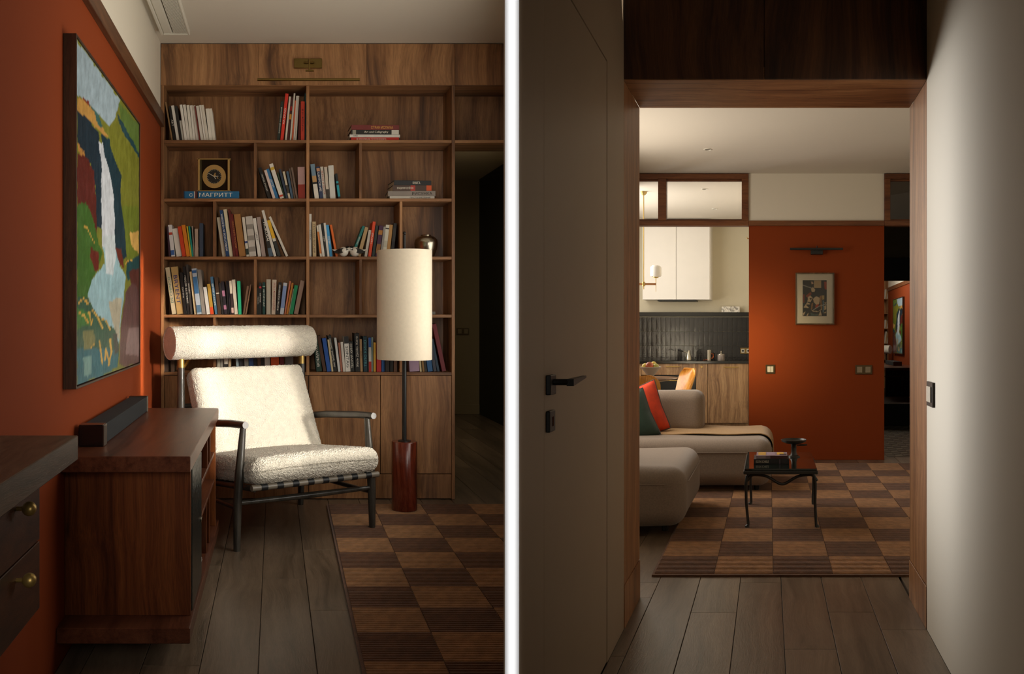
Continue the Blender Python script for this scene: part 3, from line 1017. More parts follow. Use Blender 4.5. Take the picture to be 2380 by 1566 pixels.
row('right of the bird figurines', 2, 690, 450, 4.857, 706, [
    (610, 642, 745, 355, '#176a63', 'leaning teal', dict(text='ПОКОЙ', down=False)), (680, 722, 771, 370, '#ad8f63', 'leaning tan'),
    (765, 797, 815, 400, '#cfc9ba', 'white'), (805, 839, 858, 308, '#d2451e', 'bright orange-red', dict(text='ЧИТАЯ', down=False)),
    (848, 880, 892, 350, '#26302c', 'black-green'), (885, 934, 932, 350, '#43203c', 'plum', dict(bands=((.1, .4, '#8a5a2a'), (.7, .85, '#a8702e')))),
    (939, 964, 980, 365, '#8f8a82', 'grey'), (967, 1010, 1009, 340, '#cdc6b2', 'cream', dict(bands=((.86, .9, '#2a2622'), (.3, .5, '#b9b29e')))),
    (1011, 1050, 1051, 340, '#a97d45', 'ochre'), (1058, 1096, 1097, 322, '#191817', 'black white-edged', dict(bands=((.45, .85, '#2d2b28'),)))])
row('fourth shelf, left compartment', 3, 370, 450, 5.0525, 1412, [
    (150, 200, 68, 855, '#c2b290', 'cream DE CHIRICO', dict(text='DE CHIRICO', tcol='#1f6e62', down=False)),
    (206, 288, 130, 845, '#b08f58', 'navy-lettered tan', dict(text='BRYENT', tcol='#1f2a66', down=True)),
    (289, 325, 235, 915, '#171614', 'black script', dict(text='Carl Grey')), (327, 362, 271, 845, '#1b1a18', 'black', dict(text='ПОСЛЕ БЕЛЛИНИ')),
    (365, 392, 308, 822, '#3d3a35', 'charcoal', dict(text='BOTERO')), (412, 440, 352, 905, '#d3bf92', 'pale yellow'),
    (445, 500, 379, 868, '#a9b2b8', 'white and blue', dict(bands=((.45, .82, '#3a6a94'), (.9, .96, '#2d5a8c'), (.04, .2, '#4d6d85')))),
    (502, 546, 441, 880, '#857b70', 'grey'), (556, 598, 512, 1085, '#c9c5bb', 'short white'),
    (600, 641, 558, 1050, '#b08a34', 'gold and red', dict(bands=((0, .24, '#c4401c'),))), (655, 689, 596, 965, '#3f6a86', 'steel blue', dict(text='ВЕТЕР И МОРЕ')),
    (690, 731, 646, 970, '#43301f', 'dark brown', dict(bands=((.55, .58, '#d6cfbe'),))), (736, 760, 700, 1040, '#22201e', 'thin black'),
    (765, 800, 722, 1020, '#211b20', 'black and pink', dict(bands=((.55, .72, '#a06a80'), (.15, .28, '#a06a80')))), (802, 820, 780, 1015, '#151413', 'narrow black'),
    (828, 848, 802, 1017, '#25242c', 'ink blue'), (850, 880, 820, 1015, '#382a2a', 'flowered', dict(bands=((.62, 1, '#cbbfa9'), (.05, .2, '#c9a79c')))),
    (886, 925, 851, 1000, '#c2b7a2', 'ivory'), (931, 969, 913, 1017, '#23a072', 'bright green'),
    (980, 1007, 1030, 1075, '#7a5a44', 'leaning brown'), (1009, 1026, 1068, 1057, '#86664c', 'second leaning brown')])
row('fourth shelf, second compartment', 3, 370, 450, 5.0525, 1415, [
    (1151, 1170, 1151, 1100, '#1d201c', 'black-green', dict(text='ПИСЬМА')), (1173, 1202, 1173, 1040, '#232522', 'black and red', dict(bands=((.82, .88, '#b0303a'),), text='БЫЛОЕ')),
    (1212, 1246, 1212, 1035, '#173f3a', 'dark green', dict(bands=((.86, .88, '#9ab89a'),), text='АНТИЧНАЯ')), (1258, 1310, 1258, 1000, '#b3ab98', 'thick grey'),
    (1317, 1368, 1328, 1005, '#c3b29c', 'cream red-lettered', dict(text='ПРОЙТИ СКВОЗЬ СТЕНУ', tcol='#a03a2c', down=False)),
    (1369, 1410, 1402, 1035, '#1c1a18', 'leaning black', dict(text='ФОРМЫ УБЕЖДЕНИЯ', down=False)), (1416, 1462, 1460, 1038, '#b9bcc0', 'white blue-streaked', dict(bands=((.2, .9, '#7d90b8'),))),
    (1468, 1488, 1530, 1020, '#c07050', 'coral'), (1490, 1514, 1556, 1040, '#a86a20', 'amber'), (1518, 1526, 1575, 1110, '#a59a84', 'thin beige'),
    (1529, 1572, 1591, 1068, '#0f7a4c', 'emerald'), (1580, 1633, 1661, 1012, '#8a6f5e', 'leaning taupe')])
row('bottom left compartment behind armchair', 4, 370, 730, 5.667, 766, [
    (60, 120, 60, 330, '#33241a', 'dark brown'), (150, 195, 150, 380, '#3f2f22', 'brown'), (260, 290, 520, 420, '#b0802a', 'gold diagonal')])
row('bottom second compartment behind armchair', 4, 360, 730, 5.667, 766, [
    (815, 858, 815, 430, '#a39a88', 'beige'), (862, 905, 862, 400, '#8f8a80', 'grey'), (910, 966, 910, 420, '#26241f', 'zebra striped', dict(bands=((.3, .5, '#cfc8b8'),))),
    (968, 1003, 968, 420, '#a58f70', 'tan'), (1075, 1110, 1050, 430, '#8fa0a2', 'pale blue'), (1115, 1180, 1090, 410, '#2a2a2c', 'charcoal'),
    (1185, 1240, 1165, 420, '#6d675f', 'grey-brown'), (1245, 1305, 1228, 430, '#26406a', 'navy'), (1308, 1350, 1290, 410, '#1e2022', 'black'),
    (1355, 1398, 1345, 420, '#5a4432', 'brown'), (1400, 1446, 1392, 420, '#24201c', 'black-brown'), (1450, 1520, 1440, 410, '#bcb6aa', 'white'),
    (1530, 1640, 1522, 400, '#c4501e', 'wide orange'), (1645, 1705, 1640, 410, '#6a1f26', 'crimson'), (1715, 1825, 1715, 390, '#5c5650', 'ornate grey')])
row('bottom shelf between armchair and lamp', 4, 690, 730, 3.4796, 462, [
    (160, 206, 130, 170, '#20382e', 'bottle green', dict(text='МИХАЙЛОВ')), (214, 242, 163, 170, '#4a2f1f', 'brown'), (246, 280, 203, 188, '#1f4f9a', 'royal blue'),
    (282, 298, 248, 200, '#c6b28a', 'thin cream'), (301, 331, 249, 165, '#23231f', 'black lettered', dict(text='Лев Троцкий. Дневник', down=False)),
    (335, 354, 301, 185, '#c9cac6', 'thin white'), (357, 373, 335, 225, '#a0634c', 'salmon'), (375, 396, 353, 220, '#cdc6ba', 'short white'),
    (398, 437, 381, 175, '#ddd9cf', 'white SONTAG', dict(text='SONTAG', tcol='#1a1a1a', tc=.42, tln=.60, bands=((.80, 1, '#1c1b1a'),))),
    (438, 470, 422, 215, '#232420', 'dark small', dict(text='ТЕОРИЯ КИНО', down=False)),
    (475, 515, 466, 150, '#1a1a18', 'black Cyrillic cinema', dict(text='Жиль Делёз. Кино', down=False)), (516, 536, 508, 197, '#b28f64', 'light brown', dict(text='КИТС', tcol='#5a3a1a')),
    (541, 575, 536, 175, '#12343f', 'petrol', dict(text='ТЕЛО КИНО', tcol='#5ab0b8', down=False)),
    (583, 605, 579, 185, '#c9c6bd', 'blue, white and red', dict(bands=((0, .3, '#b3261c'), (.72, 1, '#1f58a8')))), (606, 621, 605, 183, '#7d9088', 'grey-green'),
    (623, 641, 622, 225, '#c99a2c', 'yellow'), (646, 684, 646, 240, '#b52a26', 'red'), (688, 713, 688, 250, '#1f5a9a', 'blue'),
    (716, 750, 716, 220, '#2a2320', 'dark'), (755, 782, 755, 230, '#1e1a17', 'blackish'), (786, 815, 786, 240, '#6a4a36', 'nut brown')])
row('bottom compartment right of the lamp pole', 4, 690, 730, 3.4796, 462, [
    (915, 998, 905, 300, '#a48aa0', 'thick lilac'), (999, 1015, 985, 280, '#c2b48c', 'cream'), (1019, 1036, 1000, 270, '#8a6a3a', 'tan'),
    (1037, 1056, 1012, 260, '#2c2a26', 'black'), (1062, 1104, 1035, 250, '#2a5a88', 'blue'), (1110, 1136, 1075, 225, '#3a3c48', 'grey-blue'),
    (1141, 1161, 1090, 195, '#243a4c', 'ink'), (1180, 1215, 1097, 72, '#6a1620', 'tall leaning crimson')])

# stacks that lie flat
s5 = 3.7286


def flat5(lab, x0, x1, y0, y1, hexc, shift=0, **kw):
    flat_book(L, lab, L.u(690 + x0 / s5, BKV), L.u(690 + x1 / s5, BKV), BKV, .19, bw(60 + y1 / s5) + shift, bw(60 + y0 / s5) + shift, hexc, **kw)


flat5('red book at the bottom of the four-book stack, top right compartment', 470, 885, 960, 993.5, '#c02a1c', .0008, text='НЕ РЕВОЛЮЦИИ ЭСТЕТИЧЕСКОГО', tpos=.42, tl=.62)
flat5('white book second from the bottom of the four-book stack', 457, 895, 935.5, 960, '#d6d1c6', .0008, text='VAR.', tpos=.12, tl=.1, tcol='#4a4640', rot=.02)
flat5('black patterned book with white lettering in the four-book stack', 470, 888, 895, 935.5, '#23221f', .0008, text='Art and Calligraphy', tpos=.52, tl=.5, bands=((.03, .1, '#9a9484'), (.84, .99, '#d2ccc0')), rot=.01)
flat5('dark red book with gold title on top of the four-book stack', 472, 888, 852, 895, '#722a26', .0008, text='СТРАН ИСЛАМА', tpos=.64, tl=.46, tcol='#e0a64a', rot=.04)
flat5('white book under the grey one in the second-shelf stack', 805, 1193, 1472, 1498, '#d5d0c4', .0006, text='ПРОСТОЕ РИСОВАНИЕ', tpos=.68, tl=.46, tcol='#26241f')
flat5('grey book with large dark title in the second-shelf stack', 790, 1200, 1426, 1472, '#8d8379', .0006, text='РИСУНКА', tpos=.72, tl=.42, tcol='#1d1a18', rot=-.03)
flat5('brown book with an orange end in the second-shelf stack', 830, 1168, 1376, 1426, '#4b372c', .0006, text='ВЛАДИМИР СЕМЁНОВ', tpos=.32, tl=.42, bands=((.87, 1, '#d2541e'), (.46, .58, '#a8382a')), rot=.05)
flat5('black book on top of the second-shelf stack', 840, 1168, 1335, 1376, '#1c1d1e', .0006, text='КНИГА', tpos=.6, tl=.2, rot=.07)
s4 = 3.7275
fu = lambda x: L.u(370 + x / s4, BKV)
fw = lambda y: bw(60 + y / s4)
flat_book(L, 'thin white book beneath the blue book under the clock', fu(260), fu(680), BKV, .18, fw(1496) + .001, fw(1490), '#cbbfa8')
mg = flat_book(L, 'blue book lettered in white lying under the gold clock', fu(213), fu(692), BKV, .2, fw(1490), fw(1428), '#1f6288', text='МАГРИТТ', tpos=.58, tl=.6,
               bands=((.0, .02, '#173f5c'), (.185, .2, '#cfc8b8'), (.2, .235, '#5a2f2c'), (.235, .26, '#171a1c')))
lettering(mg, L, 'С', (fu(275), BKV - .0013, fw(1460)), (1, 0, 0), (0, 0, 1), .02, .018, paint('#e8e2d2', 'ink'), 'emblem')

# gold-framed clock on that book
ck = thing('mantel_clock', L, (fu(470), BKV + .05, fw(1428)), 'square glass clock in a gold frame standing on a blue book', 'clock')
cb, ct, cl, cr = fw(1428) + .0005, fw(1143), fu(330), fu(612)
gold = plain('polished_gold', '#c8a664', .4, .55)
for x in (cl + .008, cr - .008):
    obj('post', G().box(x - .006, x + .006, BKV + .012, BKV + .06, cb, ct + .004, .001), gold, L, ck)
for z in (cb + .004, ct):
    obj('rail', G().box(cl - .004, cr + .004, BKV + .012, BKV + .06, z - .003, z + .003, .001), gold, L, ck)
obj('glass_panel', G().box(cl + .014, cr - .014, BKV + .03, BKV + .036, cb + .008, ct - .004), plain('smoked_glass', '#17170f', .08), L, ck)
ccu, ccw, crr = (cl + cr) / 2 + .002, cb + (ct - cb) * .47, (cr - cl) * .36


def disc(g_r0, g_r1, y, d, n=40):
    def xf(q):
        return (ccu + q[0], y + q[2], ccw + q[1])
    prof = [(max(1e-4, g_r0), 0), (g_r1, 0), (g_r1, -d), (max(1e-4, g_r0), -d)]
    if g_r0 > 0:
        return G(xf).lathe(0, 0, prof + [prof[0]], n, close=False)
    return G(xf).lathe(0, 0, prof, n)


dl = obj('dial_ring', disc(crr * .62, crr, BKV + .03, .006), gold, L, ck)
fc = obj('dial', disc(0, crr * .66, BKV + .03, .003), plain('black_dial', '#23241f', .4), L, ck)
for k in range(24):
    a = 2 * PI * k / 24
    r0, r1 = crr * (.56 if k % 2 else .52), crr * .62

    def xf(q, a=a):
        return (ccu + q[0] * math.cos(a) + q[2] * math.sin(a), q[1], ccw - q[0] * math.sin(a) + q[2] * math.cos(a))
    obj('hour_mark', G(xf).box(-.0008, .0008, BKV + .0262, BKV + .027, r0, r1), paint('#cfc6a6', 'ink'), L, fc)
for a, ln, wd in ((-1.05, .52, .0014), (1.5, .36, .0016), (2.6, .25, .0014)):
    def xf(q, a=a):
        return (ccu + q[0] * math.cos(a) + q[2] * math.sin(a), q[1], ccw - q[0] * math.sin(a) + q[2] * math.cos(a))
    obj('clock_hand', G(xf).box(-wd, wd, BKV + .025, BKV + .026, -.004, crr * ln), paint('#d8cfb8', 'ink'), L, fc)
def landmass(pts):
    g = G()
    n = len(pts)
    g.add([(ccu + x * crr, BKV + .0256, ccw + z * crr) for x, z in pts] + [(ccu + x * crr, BKV + .0266, ccw + z * crr) for x, z in pts],
          [tuple(range(n)), tuple(range(n, 2 * n))] + [(i, (i + 1) % n, (i + 1) % n + n, i + n) for i in range(n)])
    return g


obj('map_relief', landmass([(-.12, .02), (0, .2), (.06, .33), (.13, .3), (.1, .15), (.16, .08), (.06, -.02)]), gold, L, fc)
obj('map_relief', landmass([(.2, -.12), (.3, -.05), (.36, -.2), (.28, -.16)]), gold, L, fc)

# two bird figurines and a silver pot
for k, (cx, s) in enumerate(((505, 1), (677, -1))):
    uc = L.u(690 + cx / 4.857, 5.29)
    w0 = bw(596)
    t = thing('bird_figurine', L, (uc, 5.29, w0), 'black and white bird figurine, %s of the facing pair' % ('left' if s > 0 else 'right'), 'figurine', 'pair of bird figurines')
    bm = G()
    bm.ball((uc + s * .012, 5.29, w0 + .030), .030, 16, 1.0, 1.0)
    bm.ball((uc + s * .036, 5.285, w0 + .046), .016, 14)
    obj('body', bm, plain('white_glaze', '#d8d2c4', .25), L, t)
    obj('wing', G().sheet(lambda a, b, s=s: (uc + s * (-.045 + .085 * a), 5.262 + .012 * abs(a - .5) + .006 * b, w0 + .026 + .018 * a + (b - .5) * .03 * math.sin(PI * min(1, a * 1.0 + .08)) + .012 * (1 - a) * 0), 8, 4, .004), plain('black_glaze', '#171614', .25), L, t)
    obj('tail', G().tube([(uc - s * .008, 5.285, w0 + .032), (uc - s * .034, 5.285, w0 + .036), (uc - s * .056, 5.285, w0 + .042)], [.014, .008, .002], 8), plain('white_glaze', '#d8d2c4', .25), L, t)
    hd_ = obj('cap', G().ball((uc + s * .034, 5.284, w0 + .051), .0145, 12), plain('black_glaze', '#171614', .25), L, t)
    obj('eye', G().ball((uc + s * .039, 5.2705, w0 + .048), .0042, 8), plain('white_glaze', '#d8d2c4', .25), L, t)
    obj('beak', G().tube([(uc + s * .049, 5.284, w0 + .046), (uc + s * .060, 5.282, w0 + .040)], [.006, .001], 8), plain('black_glaze', '#171614', .25), L, t)
pv = 5.36
pc = L.u(990, pv)
pr = .072
w0 = bw(596)
pot = thing('silver_pot', L, (pc, pv, w0), 'round hammered silver pot on the third shelf behind the lamp', 'pot')
obj('pot_body', G().lathe(pc, pv, [(.036, w0), (.05, w0 + .008), (pr * .93, w0 + .05), (pr, w0 + .085), (pr * .95, w0 + .108), (pr * .7, w0 + .126), (pr * .42, w0 + .132)], 40), STEEL, L, pot)
obj('pot_rim', G().lathe(pc, pv, [(pr * .42, w0 + .131), (pr * .45, w0 + .137), (pr * .36, w0 + .139), (pr * .33, w0 + .132)], 32), STEEL, L, pot)
obj('trinket_box', G().box(L.u(1001, 5.33), L.u(1012, 5.33), 5.33, 5.38, bw(731), bw(724), .001), plain('grey_card', '#7c776e', .6), L,
    label='small grey box on the fourth shelf beside the lampshade', cat='box')

# ================================================================== STUDY: painting
def in_poly(px, py, poly):
    inside = np.zeros(px.shape, bool)
    n = len(poly)
    for i in range(n):
        x0, y0 = poly[i]
        x1, y1 = poly[(i + 1) % n]
        c = ((y0 > py) != (y1 > py)) & (px < (x1 - x0) * (py - y0) / (y1 - y0 + 1e-9) + x0)
        inside ^= c
    return inside


def near_line(px, py, pts, r):
    m = np.zeros(px.shape, bool)
    for (x0, y0), (x1, y1) in zip(pts[:-1], pts[1:]):
        dx, dy = x1 - x0, y1 - y0
        t = np.clip(((px - x0) * dx + (py - y0) * dy) / (dx * dx + dy * dy + 1e-9), 0, 1)
        m |= (px - x0 - t * dx) ** 2 + (py - y0 - t * dy) ** 2 < r * r
    return m


def rgb(h):
    return np.array(lin(h)[:3])


def fbm(x, y, seed, octv=4):
    return np.array([noise.fractal(Vector((a, b, seed)), 1.0, 2.0, octv) for a, b in zip(x.ravel(), y.ravel())]).reshape(x.shape)


A = lambda pts: [(x / 3.0117, y / 3.0117) for x, y in pts]
B = lambda pts: [(x / 3.0117, 480 + y / 3.0117) for x, y in pts]
ART = [
    ('#7d7f2a', A([(500, 200), (1000, 200), (1000, 3000), (500, 3000)])),
    ('#5d7a33', A([(830, 720), (980, 880), (980, 1090), (900, 950), (840, 830)])),
    ('#16474f', A([(815, 800), (850, 850), (900, 930), (975, 1080), (975, 1110), (930, 1040), (860, 930)])),
    ('#a5bac4', A([(530, 270), (840, 700), (805, 830), (770, 885), (715, 825), (640, 735), (570, 680), (530, 665)])),
    ('#7a2718', A([(560, 670), (620, 710), (680, 780), (715, 830), (680, 800), (600, 730)])),
    ('#3a6a62', A([(620, 720), (690, 800), (715, 880), (700, 900), (650, 800)])),
    ('#c8964c', A([(540, 690), (580, 690), (640, 750), (690, 860), (765, 965), (735, 955), (680, 900), (610, 830), (540, 780)])),
    ('#0e2c3a', A([(540, 780), (620, 840), (690, 930), (700, 1050), (716, 1180), (712, 1300), (720, 1600), (672, 1600), (668, 1300), (640, 1160), (590, 1080), (540, 1010)])),
    ('#c48a44', A([(543, 1000), (600, 1080), (590, 1100), (545, 1045)])),
    ('#611f17', A([(540, 1060), (610, 1105), (655, 1200), (672, 1400), (680, 1700), (620, 1700), (600, 1480), (540, 1450)])),
    ('#103642', A([(700, 930), (770, 985), (790, 1090), (850, 1230), (842, 1400), (880, 1600), (890, 1800), (800, 1850), (795, 1350), (760, 1200), (735, 1100), (715, 1000)])),
    ('#6f7d26', B([(852, 0), (980, 0), (980, 430), (905, 440), (885, 300), (870, 130)])),
    ('#dcae5c', B([(905, 185), (970, 170), (972, 345), (925, 270)])),
    ('#1c4a4c', B([(890, 380), (975, 350), (975, 440), (900, 520), (880, 460)])),
    ('#5a2a22', B([(905, 450), (980, 440), (980, 640), (920, 540)])),
    ('#3f6b25', B([(540, -20), (600, -30), (650, 80), (690, 260), (715, 320), (690, 440), (640, 520), (610, 640), (540, 640)])),
    ('#6d2418', B([(640, 280), (690, 320), (695, 450), (660, 460), (635, 350)])),
    ('#6d2a1e', B([(808, 285), (850, 290), (868, 430), (830, 390)])),
    ('#d7dce2', A([(690, 985), (722, 1005), (735, 1110), (770, 1215), (795, 1350), (803, 1600), (806, 1750), (716, 1750), (712, 1560), (708, 1300), (715, 1180), (700, 1060)])),
    ('#9fc3cb', B([(715, 280), (806, 280), (840, 420), (885, 490), (868, 600), (852, 720), (832, 960), (800, 860), (712, 775), (650, 720), (614, 630), (640, 520), (690, 460), (738, 400)])),
    ('#d3dde0', B([(716, 200), (806, 200), (812, 360), (790, 480), (740, 470), (742, 400)])),
    ('#b9b19a', B([(760, 660), (850, 640), (832, 940), (800, 860)])),
    ('#5f3b3a', B([(878, 600), (932, 525), (975, 590), (985, 1110), (832, 1110), (850, 800)])),
    ('#8a6d6c', B([(900, 850), (975, 840), (985, 1040), (880, 1040)])),
    ('#2c5a44', B([(540, 625), (612, 640), (655, 725), (715, 780), (805, 866), (832, 970), (822, 1130), (540, 1260)])),
    ('#3f7a36', B([(540, 700), (620, 740), (650, 820), (540, 850)])),
    ('#7c7c4a', B([(575, 880), (660, 870), (668, 980), (590, 1010)])),
    ('#2a6c78', B([(540, 1000), (680, 990), (820, 1000), (822, 1130), (540, 1260)])),
    ('#3a3c34', B([(790, 880), (820, 900), (830, 1020), (800, 1040)])),
    ('#7ea6a0', B([(580, 1050), (640, 1040), (640, 1180), (590, 1190)])),
]
STROKES = [(B([(552, 675), (585, 645), (620, 685)]), 2.0), (B([(556, 745), (590, 760), (618, 815)]), 2.2), (B([(620, 745), (650, 730), (680, 765), (716, 850)]), 1.9),
           (B([(628, 760), (640, 830), (650, 780)]), 1.4), (B([(715, 790), (745, 800), (770, 860)]), 1.8), (B([(695, 940), (718, 1100)]), 1.8), (B([(735, 1070), (742, 1000), (765, 1080)]), 1.8),
           (B([(770, 930), (780, 1010), (760, 1110)]), 2.2), (B([(560, 130), (610, 150), (660, 250)]), 1.0), (B([(660, 965), (640, 985)]), 1.6), (B([(880, 400), (895, 380), (930, 375)]), 1.4)]


def canvas_colours(px, py):
    wx = fbm(px / 20, py / 30, 3.1) * 2.0
    wy = fbm(px / 20, py / 30, 8.7) * 4.5
    X, Y = px + wx, py + wy
    col = np.zeros(px.shape + (3,))
    for h, poly in ART:
        m = in_poly(X, Y, poly)
        col[m] = rgb(h)
    X2, Y2 = px + wx * .4, py + wy * .4
    for pts, r in STROKES:
        col[near_line(X2, Y2, pts, r)] = rgb('#d8aa4c')
    streak = fbm(px / 5, py / 34, 1.3) * .5 + fbm(px / 2.2, py / 9, 5.3) * .35
    return np.clip(col * .78 * (1 + .42 * streak[..., None]), 0, 1) + np.clip(streak[..., None], 0, 1) * .012


pu, pv0, pv1, pw0, pw1 = -0.650, 2.858, 4.188, 0.890, 2.028
NV, NW = 150, 140
vv, ww = np.meshgrid(np.linspace(pv0, pv1, NV), np.linspace(pw0, pw1, NW), indexing='ij')
PAINT = canvas_colours(L.vx + F * pu / vv, L.vy - F * (ww - H) / vv)


def canvas_obj(name, room, parent, pts, cols, mat):
    nv, nw = pts.shape[:2]
    g = G()
    fs = [(i * nw + j, (i + 1) * nw + j, (i + 1) * nw + j + 1, i * nw + j + 1) for i in range(nv - 1) for j in range(nw - 1)]
    g.add([tuple(p) for p in pts.reshape(-1, 3)], fs)
    o = obj(name, g, mat, room, parent)
    me = o.data
    at = me.color_attributes.new('paint', 'FLOAT_COLOR', 'POINT')
    flat = np.ones((nv * nw, 4))
    flat[:, :3] = cols.reshape(-1, 3)
    at.data.foreach_set('color', flat.ravel())
    return o


FRAMEW = wood('picture_frame_wood', '#2a1a10', '#3b2415', '#513520', 'Z', 24, 1, .45)
OIL = vcol('oil_paint', .42)
pic = thing('painting', L, (-.688, 3.52, .878), 'large waterfall painting in a deep brown frame on the rust wall', 'painting')
relief = fbm(vv * 40, ww * 26, 2.2, 3) * .0008
canvas_obj('canvas', L, pic, np.stack([pu + relief, vv, ww], -1), PAINT, OIL)
for nm, b in (('frame_side', (2.844, 2.854, .878, 2.038)), ('frame_side', (4.192, 4.202, .878, 2.038)), ('frame_rail', (2.854, 4.192, .878, .886)), ('frame_rail', (2.854, 4.192, 2.030, 2.038))):
    obj(nm, G().box(-.688, -.645, b[0], b[1], b[2], b[3], .001), FRAMEW, L, pic)
obj('backing_board', G().box(-.688, -.660, 2.853, 4.193, .885, 2.031), FRAMEW, L, pic)

# ceiling air-conditioning grille
PLAST = plain('white_plastic', '#d8d2c2', .5, var=.01)
ac = thing('air_vent', L, (-.57, 4.0, CEIL_L), 'white air conditioning panel on the ceiling beside the left wall', 'air vent')
obj('panel_frame', G().box(-.655, -.638, 2.6, 5.03, CEIL_L - .03, CEIL_L, .003).box(-.497, -.486, 2.6, 5.03, CEIL_L - .03, CEIL_L, .003)
    .box(-.638, -.497, 5.012, 5.03, CEIL_L - .03, CEIL_L, .003), PLAST, L, ac)
obj('air_flap', G().box(-.638, -.585, 2.6, 5.012, CEIL_L - .026, CEIL_L - .004, .006), PLAST, L, ac)
obj('slot', G().box(-.584, -.578, 2.6, 5.0, CEIL_L - .012, CEIL_L - .002), BLACK, L, ac)
n = 14
for k in range(n):
    x = -.577 + .078 * k / (n - 1)
    obj('slat', G().box(x, x + .0042, 2.6, 5.005, CEIL_L - .028, CEIL_L - .006), PLAST, L, ac)
obj('grille_back', G().box(-.577, -.498, 2.6, 5.01, CEIL_L - .006, CEIL_L - .001), plain('vent_grey', '#8a8474', .7), L, ac)

# ================================================================== media console and soundbar
cs = thing('media_console', L, (-.48, 3.5, .086), 'reddish brown wall-hung media console with open shelves and dark speaker door', 'console')
obj('top_board', G().box(-.687, -.270, 2.80, 4.216, .615, .667, .0025), CON_Y, L, cs)
obj('base_board', G().box(-.687, -.266, 2.747, 4.185, .086, .136, .0025), CON_Y, L, cs)
obj('end_panel', G().box(-.687, -.275, 2.862, 2.886, .136, .615, .0012), CON_Z, L, cs)
obj('end_panel', G().box(-.687, -.275, 4.06, 4.084, .136, .615, .0012), CON_Z, L, cs)
obj('back_panel', G().box(-.687, -.672, 2.886, 4.06, .136, .615), CON_Z, L, cs)
obj('divider', G().box(-.672, -.280, 3.262, 3.280, .136, .615, .0012), CON_Z, L, cs)
obj('divider', G().box(-.672, -.280, 3.60, 3.614, .136, .340, .0012), CON_Z, L, cs)
obj('divider', G().box(-.672, -.280, 3.76, 3.774, .136, .340, .0012), CON_Z, L, cs)
obj('divider', G().box(-.672, -.280, 3.64, 3.654, .480, .615, .0012), CON_Z, L, cs)
obj('divider', G().box(-.672, -.280, 3.80, 3.814, .480, .615, .0012), CON_Z, L, cs)
obj('shelf', G().box(-.672, -.279, 3.28, 4.06, .340, .354, .0012), CON_Y, L, cs)
obj('shelf', G().box(-.672, -.279, 3.28, 4.06, .466, .480, .0012), CON_Y, L, cs)
dr = obj('speaker_door', G().box(-.300, -.272, 2.890, 3.258, .140, .611, .003), plain('dark_door_panel', '#17201f', .22, bump=.5, bscale=30, dist=.01), L, cs)
obj('door_pull', G().box(-.272, -.268, 3.20, 3.24, .36, .372, .001), STEEL, L, dr)
obj('magazine', G().box(-.46, -.290, 3.30, 3.50, .1365, .142, .0006).box(-.45, -.300, 3.31, 3.50, .142, .147, .0006).box(-.46, -.29, 3.30, 3.49, .147, .1515, .0006),
    plain('magazine_paper', '#a8a49c', .4), L, label='thin pile of pale magazines on the lowest console shelf', cat='magazines')
rb = thing('book', L, (-.36, 3.33, .48), 'red book standing in the top opening of the media console', 'book')
obj('cover', G().box(-.285, -.282, 3.30, 3.325, .481, .60, .0006).box(-.42, -.282, 3.30, 3.303, .481, .60).box(-.42, -.282, 3.322, 3.325, .481, .60), paint('#c8281e'), L, rb)
obj('pages', G().box(-.415, -.286, 3.3035, 3.3215, .483, .597), PAPER, L, rb)

sb = thing('soundbar', L, (-.63, 3.5, .667), 'long black soundbar with metal end caps on the console', 'soundbar')
obj('speaker_body', G().box(-.672, -.592, 3.03, 4.04, .668, .737, .003), plain('black_speaker_cloth', '#15181a', .85, bump=.3, bscale=500), L, sb)
GUN = plain('gunmetal', '#5c554c', .3, .8)
obj('end_cap', G().box(-.674, -.588, 3.003, 3.03, .667, .741, .003), plain('black_gloss_cap', '#0f0f0f', .2), L, sb)
obj('end_cap', G().box(-.674, -.588, 4.04, 4.07, .667, .741, .003), GUN, L, sb)
obj('cap_trim', G().box(-.591, -.586, 3.004, 3.058, .668, .740, .001), GUN, L, sb)
obj('cap_trim', G().box(-.672, -.590, 3.006, 3.056, .7405, .7425, .0005), plain('copper_plate', '#7d5a48', .35, .7), L, sb)

# shallow desk at the lower left edge
dk = thing('desk', L, (-.59, 1.8, .40), 'dark wooden wall desk with brass-knobbed drawers at the lower left', 'desk')
obj('desk_top', G().box(-.687, -.4925, 1.25, 2.19, .760, .821, .002), DESK, L, dk)
obj('drawer_carcass', G().box(-.687, -.592, 1.25, 2.148, .400, .760), CON_Z, L, dk)
for w0, w1, kw in ((.571, .757, .690), (.402, .567, .530)):
    d = obj('drawer_front', G().box(-.592, -.578, 1.25, 2.15, w0, w1, .0015), wood('drawer_wood', '#301a0e', '#482714', '#5a331b', 'Y', 24, 1, .4), L, dk)
    kv = 1.955
    obj('knob', G().tube([(-.578, kv, kw), (-.562, kv, kw)], .005, 10).ball((-.549, kv, kw), .0165, 18), BRASS, L, d)

# ================================================================== armchair
AC, AS = math.cos(math.radians(30)), math.sin(math.radians(30))
C0 = (.164, 4.329)


def ch(p):
    a, b, w = p
    return Vector((C0[0] + a * AC + b * AS, C0[1] + a * AS - b * AC, w))


arm_c = thing('armchair', L, (.1, 4.6, 0), 'white boucle lounge armchair with bolster headrest and black wooden frame', 'armchair')


def rod(name, pts, r, mat=BLACKW, n=14, parent=None):
    return obj(name, G(lambda p: tuple(ch(p))).tube(pts, r, n), mat, L, parent or arm_c)


crnd = random.Random(5)


def nub(amp):
    def f(p, d):
        return crnd.uniform(-amp, amp)
    return f


